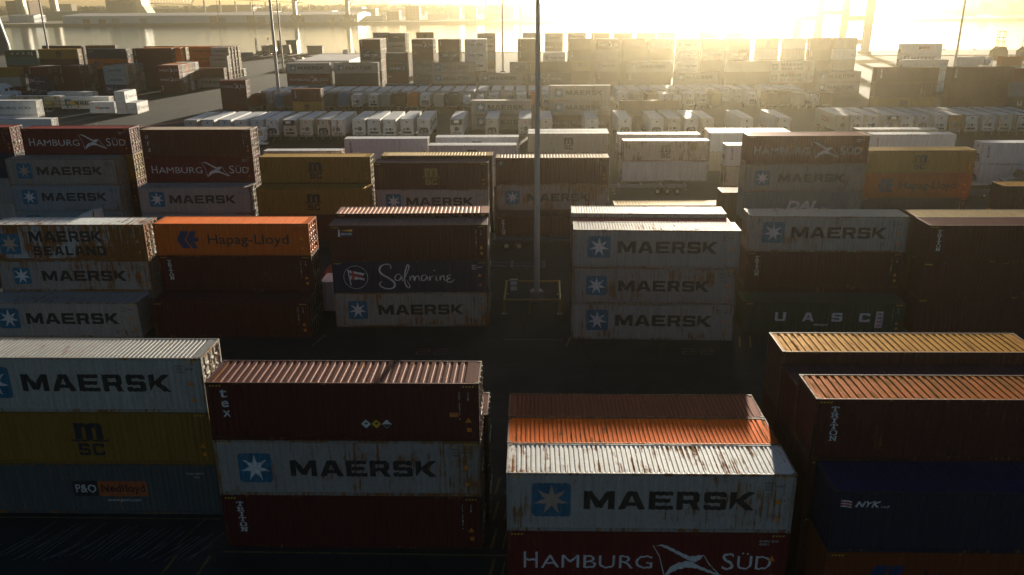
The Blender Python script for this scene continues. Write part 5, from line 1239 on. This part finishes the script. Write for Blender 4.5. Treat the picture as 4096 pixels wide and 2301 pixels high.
BL = [  # px0, px1, y, h, d, wall, roof, pitch, wins, label
 (0, 95, 1500, 30, 40, 'brick', 'tan', 0, (9, 5, 3.2, 3.), 'big brown brick building with rows of pale windows'),
 (0, 105, 1220, 9, 30, 'shedwall', 'shedroof', 1.5, None, 'pale blue shed left of the bridge legs'),
 (158, 360, 1420, 13, 50, 'cranegrey', 'farland', 0, None, 'dark blue-grey shed between the bridge legs'),
 (205, 268, 1750, 24, 20, 'tan', 'tan', 0, None, 'tan block with roof tanks behind the bridge leg'),
 (528, 690, 1400, 9, 40, 'shedwall', 'cranegrey', 0, None, 'low grey-blue building behind the warehouse roof'),
 (600, 840, 1800, 14, 60, 'brick', 'brownp', 2, (10, 2, 3, 3), 'long dark brick works under the truss'),
 (820, 1010, 1650, 17, 60, 'brownp', 'farland', 4, None, 'sawtooth-roofed dark factory beyond the warehouse'),
 (926, 1090, 1330, 11, 40, 'shedwall', 'shedwall', 0, (9, 1, 2, 2), 'pale blue flat building with a row of small windows'),
 (1095, 1150, 1450, 9, 30, 'tan', 'tan', 0, None, 'small tan building beside the first harbour crane'),
 (1170, 1330, 1500, 10, 40, 'shedwall', 'shedroof', 0, None, 'long pale shed between the harbour cranes'),
 (1365, 1420, 1330, 16, 30, 'shedwall', 'shedroof', 0, None, 'tall pale shed right behind the second crane'),
 (1385, 1435, 1180, 11, 20, 'whitep', 'shedroof', .8, (3, 1, 1.6, 2), 'white house-like office at the second crane'),
 (1418, 1452, 1300, 17, 30, 'shedwall', 'shedroof', 0, None, 'narrow tall grey shed beyond the cranes'),
 (1450, 1505, 1250, 15, 25, 'tan', 'shedroof', 0, None, 'tan tall store with white roof edge'),
 (1462, 1535, 1190, 6, 20, 'shedwall', 'bluesteel', 0, None, 'low blue-roofed shed on the far quay'),
 (1550, 1600, 1230, 12, 20, 'brick', 'shedroof', 0, (3, 3, 2, 1.5), 'brown stack-like block with white top'),
 (1626, 1682, 1220, 19, 20, 'brick', 'tan', 0, (4, 5, 2, 1.6), 'tall brown block of stacked boxes'),
 (1590, 1640, 1500, 14, 40, 'shedwall', 'shedroof', 2, None, 'pale gabled hall behind the brown block'),
 (1715, 1795, 1240, 8, 20, 'shedwall', 'shedroof', 0, None, 'long low grey building on the far bank'),
 (1785, 1845, 1300, 17, 30, 'shedwall', 'tan', 0, None, 'pale block with golden lit corner'),
 (1865, 1912, 1260, 18, 20, 'tan', 'tan', 0, None, 'cream tower-like block lit on one side'),
 (1945, 2012, 1240, 19, 30, 'tan', 'shedroof', 0, (5, 2, 2.5, 2), 'wide beige terminal block behind the slim mast'),
 (2012, 2062, 1260, 20, 20, 'shedwall', 'tan', 0, None, 'stepped white block right of the slim mast'),
 (2090, 2140, 1250, 12, 20, 'shedwall', 'shedroof', 0, None, 'small pale block beside the thick mast'),
 (2165, 2240, 1280, 13, 30, 'tan', 'tan', 0, None, 'hazy tan shed right of the thick mast'),
 (2240, 2290, 1300, 15, 30, 'brick', 'shedroof', 0, None, 'hazy brick block with lit roof'),
 (2330, 2445, 1330, 22, 30, 'shedwall', 'shedroof', 0, (10, 3, 1.8, 3), 'hazy white many-windowed office building'),
 (3880, 3985, 1500, 22, 40, 'shedwall', 'shedroof', 3, None, 'white gabled shed at the far right'),
 (4005, 4140, 1400, 21, 40, 'shedwall', 'shedroof', 2, None, 'large pale shed cut by the right frame edge'),
 (3800, 3850, 1330, 7, 20, 'whitep', 'shedroof', 1, None, 'small white house on the far right bank'),
 (3850, 3900, 1250, 7, 20, 'brick', 'brownp', 1, None, 'small brown house on the far right bank'),
 (3980, 4010, 1300, 11, 20, 'whitep', 'shedroof', 1, None, 'white cottage between the far right sheds'),
 (3600, 3720, 1500, 9, 30, 'tan', 'tan', 1, None, 'hazy low tan building on the far right bank'),
]
for p0, p1, y, h, d, wl, rf, pt, wn, lb in BL: box_building('building', lb, 'building', PX(p0, y), y, PX(p1, y) - PX(p0, y), d, h, wl, rf, pt, (), wn)
for i, px in enumerate((1885, 1899, 1913)): car(PX(px, 1132), 1132., R(90), f"{ORD[i]} of three parked cars on the far bank", 'whitep', True)
for i, (px, y) in enumerate(((1950, 1150.), (2088, 1150.))):
    root = thing('river_gantry', ('left' if i == 0 else 'right') + ' hazy blue-grey gantry leg on the far bank', 'gantry', (PX(px, y), y, 0), 0, 'far gantry legs')
    a = MB(); a.box(-1.4, 1.4, -1.4, 1.4, 0, 48, 'cranegrey'); ob('leg', a, root); a = MB(); a.box(-4, 4, -3, 3, 0, 2.2, 'cranegrey'); ob('base', a, root)
# trees
def crown_mesh(r, h, n, m, seed):
    q = random.Random(seed); a = MB(); L_ = []
    for k in range(7): L_.append((q.uniform(-.6, .6) * r, q.uniform(-.6, .6) * r, h * q.uniform(.45, .85), r * q.uniform(.35, .6)))
    for i in range(n):
        cx, cy, cz, cr = q.choice(L_); d = Vector((q.gauss(0, 1), q.gauss(0, 1), q.gauss(0, .8))).normalized() * cr * q.random() ** .4
        p = Vector((cx, cy, cz)) + d; s = r * q.uniform(.03, .09); u = Vector((q.gauss(0, 1), q.gauss(0, 1), q.gauss(0, 1))).normalized() * s; v = u.orthogonal().normalized() * s * q.uniform(.5, 1.)
        a.add([p - u - v, p + u - v, p + u * .7 + v, p - u + v], [(0, 1, 2, 3)], m)
    return a.mesh('crown')
def trunk_mesh(h, seed):
    q = random.Random(seed); a = MB(); a.tube((0, 0, 0), (0, 0, h * .45), h * .03, 'bark', 7, h * .018)
    for k in range(6): t = q.uniform(0, 6.28); a.tube((0, 0, h * (.3 + .02 * k)), (math.cos(t) * h * .25, math.sin(t) * h * .25, h * q.uniform(.6, .85)), h * .013, 'bark', 5, h * .003)
    return a.mesh('trunk')
CM = [(crown_mesh(8, 15, 800, 'leaf', 3), trunk_mesh(15, 3)), (crown_mesh(9, 16, 900, 'leaf', 5), trunk_mesh(16, 5)), (crown_mesh(6, 14, 700, 'leafd', 8), trunk_mesh(14, 8))]
TP = [(1030, 1460), (1062, 1480), (1105, 1600), (1135, 1640), (1222, 1620), (1248, 1560), (1285, 1580), (1330, 1700), (1440, 1650), (1700, 1450), (1735, 1480), (1825, 1600), (1765, 1380), (1480, 1560), (1530, 1600), (1575, 1650), (1900, 1500), (1985, 1560), (2080, 1500), (2150, 1560), (2200, 1500), (118, 1560), (3700, 1420), (3760, 1500), (3840, 1460), (3930, 1300), (3960, 1420), (4040, 1340)]
for i, (px, y) in enumerate(TP):
    k = i % 3 if i % 5 else 1
    root = thing('bare_tree' if k < 2 else 'dark_tree', f"{'brownish bare' if k < 2 else 'dark dense'} tree, {ORD[i]} from the left on the far bank", 'tree', (PX(px, y), y, 0), i * 1.3, 'trees on the far bank'); root.scale = (1, 1, 1.05 + .25 * ((i * 7) % 4) / 4)
    ob('crown', CM[k][0], root); ob('trunk', CM[k][1], root)
def wood():
    q = random.Random(11); a = MB()
    for i in range(1500):
        y = 1750 + 1900 * q.random() ** 1.3; x = PX(q.uniform(-400, 4500), y); r = q.uniform(9, 17); h = q.uniform(9, 19)
        for k in range(16):
            p = Vector((x + q.gauss(0, .5) * r, y + q.gauss(0, .4) * r, h * q.uniform(.15, 1.))); s = r * q.uniform(.12, .35); u = Vector((q.gauss(0, 1), q.gauss(0, .4), q.gauss(0, .7))).normalized() * s; v = u.orthogonal().normalized() * s * .7
            a.add([p - u - v, p + u - v, p + u * .6 + v, p - u + v], [(0, 1, 2, 3)], 'leaf' if k % 3 else 'leafd')
    o = ob('far_wood', a); o['kind'] = 'stuff'; tag(o, 'hazy mass of bare woodland along the horizon', 'woodland')
wood()
def town():
    q = random.Random(21)
    for i in range(26):
        px = (q.uniform(1100, 2100) if i < 12 else q.uniform(2450, 3900)); y = q.uniform(1380, 2100); w = q.uniform(14, 40)
        box_building('house', f"{ORD[i]} of the hazy small houses among the far trees", 'house', PX(px, y), y, w, 14, q.uniform(5, 9), q.choice(('tan', 'shedwall', 'brick', 'whitep')), q.choice(('shedroof', 'brownp', 'farland')), 3, group='hazy houses among the trees')
town()

# ------------------------------------------------------------------ air, light, camera
HZ = dict(density=.00021, g=.945, color=(1., .9, .65))
m = bpy.data.materials.new('hazy_air'); m.use_nodes = True; nt = m.node_tree
for n in list(nt.nodes):
    if n.type == 'BSDF_PRINCIPLED': nt.nodes.remove(n)
out = [n for n in nt.nodes if n.type == 'OUTPUT_MATERIAL'][0]
pv = nt.nodes.new('ShaderNodeVolumePrincipled'); pv.inputs['Color'].default_value = (*HZ['color'], 1); pv.inputs['Density'].default_value = HZ['density']; pv.inputs['Anisotropy'].default_value = HZ['g']
nt.links.new(pv.outputs['Volume'], out.inputs['Volume']); M['haze'] = m
a = MB(); a.box(-2700, 2700, -160, 4000, -6.2, 82, 'haze'); o = ob('haze', a); o['kind'] = 'stuff'; tag(o, 'thin golden haze filling the air over the yard', 'haze')
SUN_EL, SUN_AZ = 6.5, 12.
wd = bpy.data.worlds.new('World'); SC.world = wd; wd.use_nodes = True; nt = wd.node_tree
sky = nt.nodes.new('ShaderNodeTexSky'); sky.sky_type = 'NISHITA'; sky.sun_disc = False; sky.sun_elevation = R(SUN_EL); sky.sun_rotation = R(SUN_AZ); sky.altitude = 0; sky.air_density = .7; sky.dust_density = 1.3; sky.ozone_density = 1.2
bg = nt.nodes['Background']; bg.inputs['Strength'].default_value = .028; nt.links.new(sky.outputs['Color'], bg.inputs['Color'])
sl = bpy.data.lights.new('sun', 'SUN'); sl.energy = 5.; sl.angle = R(.6); sl.color = (1., .87, .67)
so = bpy.data.objects.new('sun', sl); COL.objects.link(so)
d = Vector((math.sin(R(SUN_AZ)) * math.cos(R(SUN_EL)), math.cos(R(SUN_AZ)) * math.cos(R(SUN_EL)), math.sin(R(SUN_EL))))
so.rotation_euler = d.to_track_quat('Z', 'Y').to_euler(); so.location = (0, 0, 60)
cam = bpy.data.cameras.new('camera'); cam.sensor_fit = 'HORIZONTAL'; cam.sensor_width = 36; cam.lens = 3297.26 / 4096 * 36; cam.clip_start = .5; cam.clip_end = 9000
co = bpy.data.objects.new('camera', cam); COL.objects.link(co); SC.camera = co
pi_, ro, ya, hh = .33443, -.0067248, -.0249845, 24.5814
cp, sp, cy, sy = math.cos(pi_), math.sin(pi_), math.cos(ya), math.sin(ya)
f = Vector((sy * cp, cy * cp, -sp)); r = Vector((cy, -sy, 0)); u = r.cross(f)
r2 = math.cos(ro) * r + math.sin(ro) * u; u2 = -math.sin(ro) * r + math.cos(ro) * u
co.matrix_world = Matrix(((r2.x, u2.x, -f.x, 0), (r2.y, u2.y, -f.y, 0), (r2.z, u2.z, -f.z, hh), (0, 0, 0, 1)))
SC.render.engine = 'CYCLES'; cy_ = SC.cycles
cy_.use_denoising = True; cy_.max_bounces = 6; cy_.diffuse_bounces = 3; cy_.glossy_bounces = 3; cy_.volume_bounces = 1; cy_.transmission_bounces = 2; cy_.transparent_max_bounces = 4; cy_.caustics_reflective = False; cy_.caustics_refractive = False
cy_.sample_clamp_indirect = 4.
vs = SC.view_settings; vs.view_transform = 'Standard'; vs.look = 'None'; vs.exposure = 1.6; vs.gamma = 1
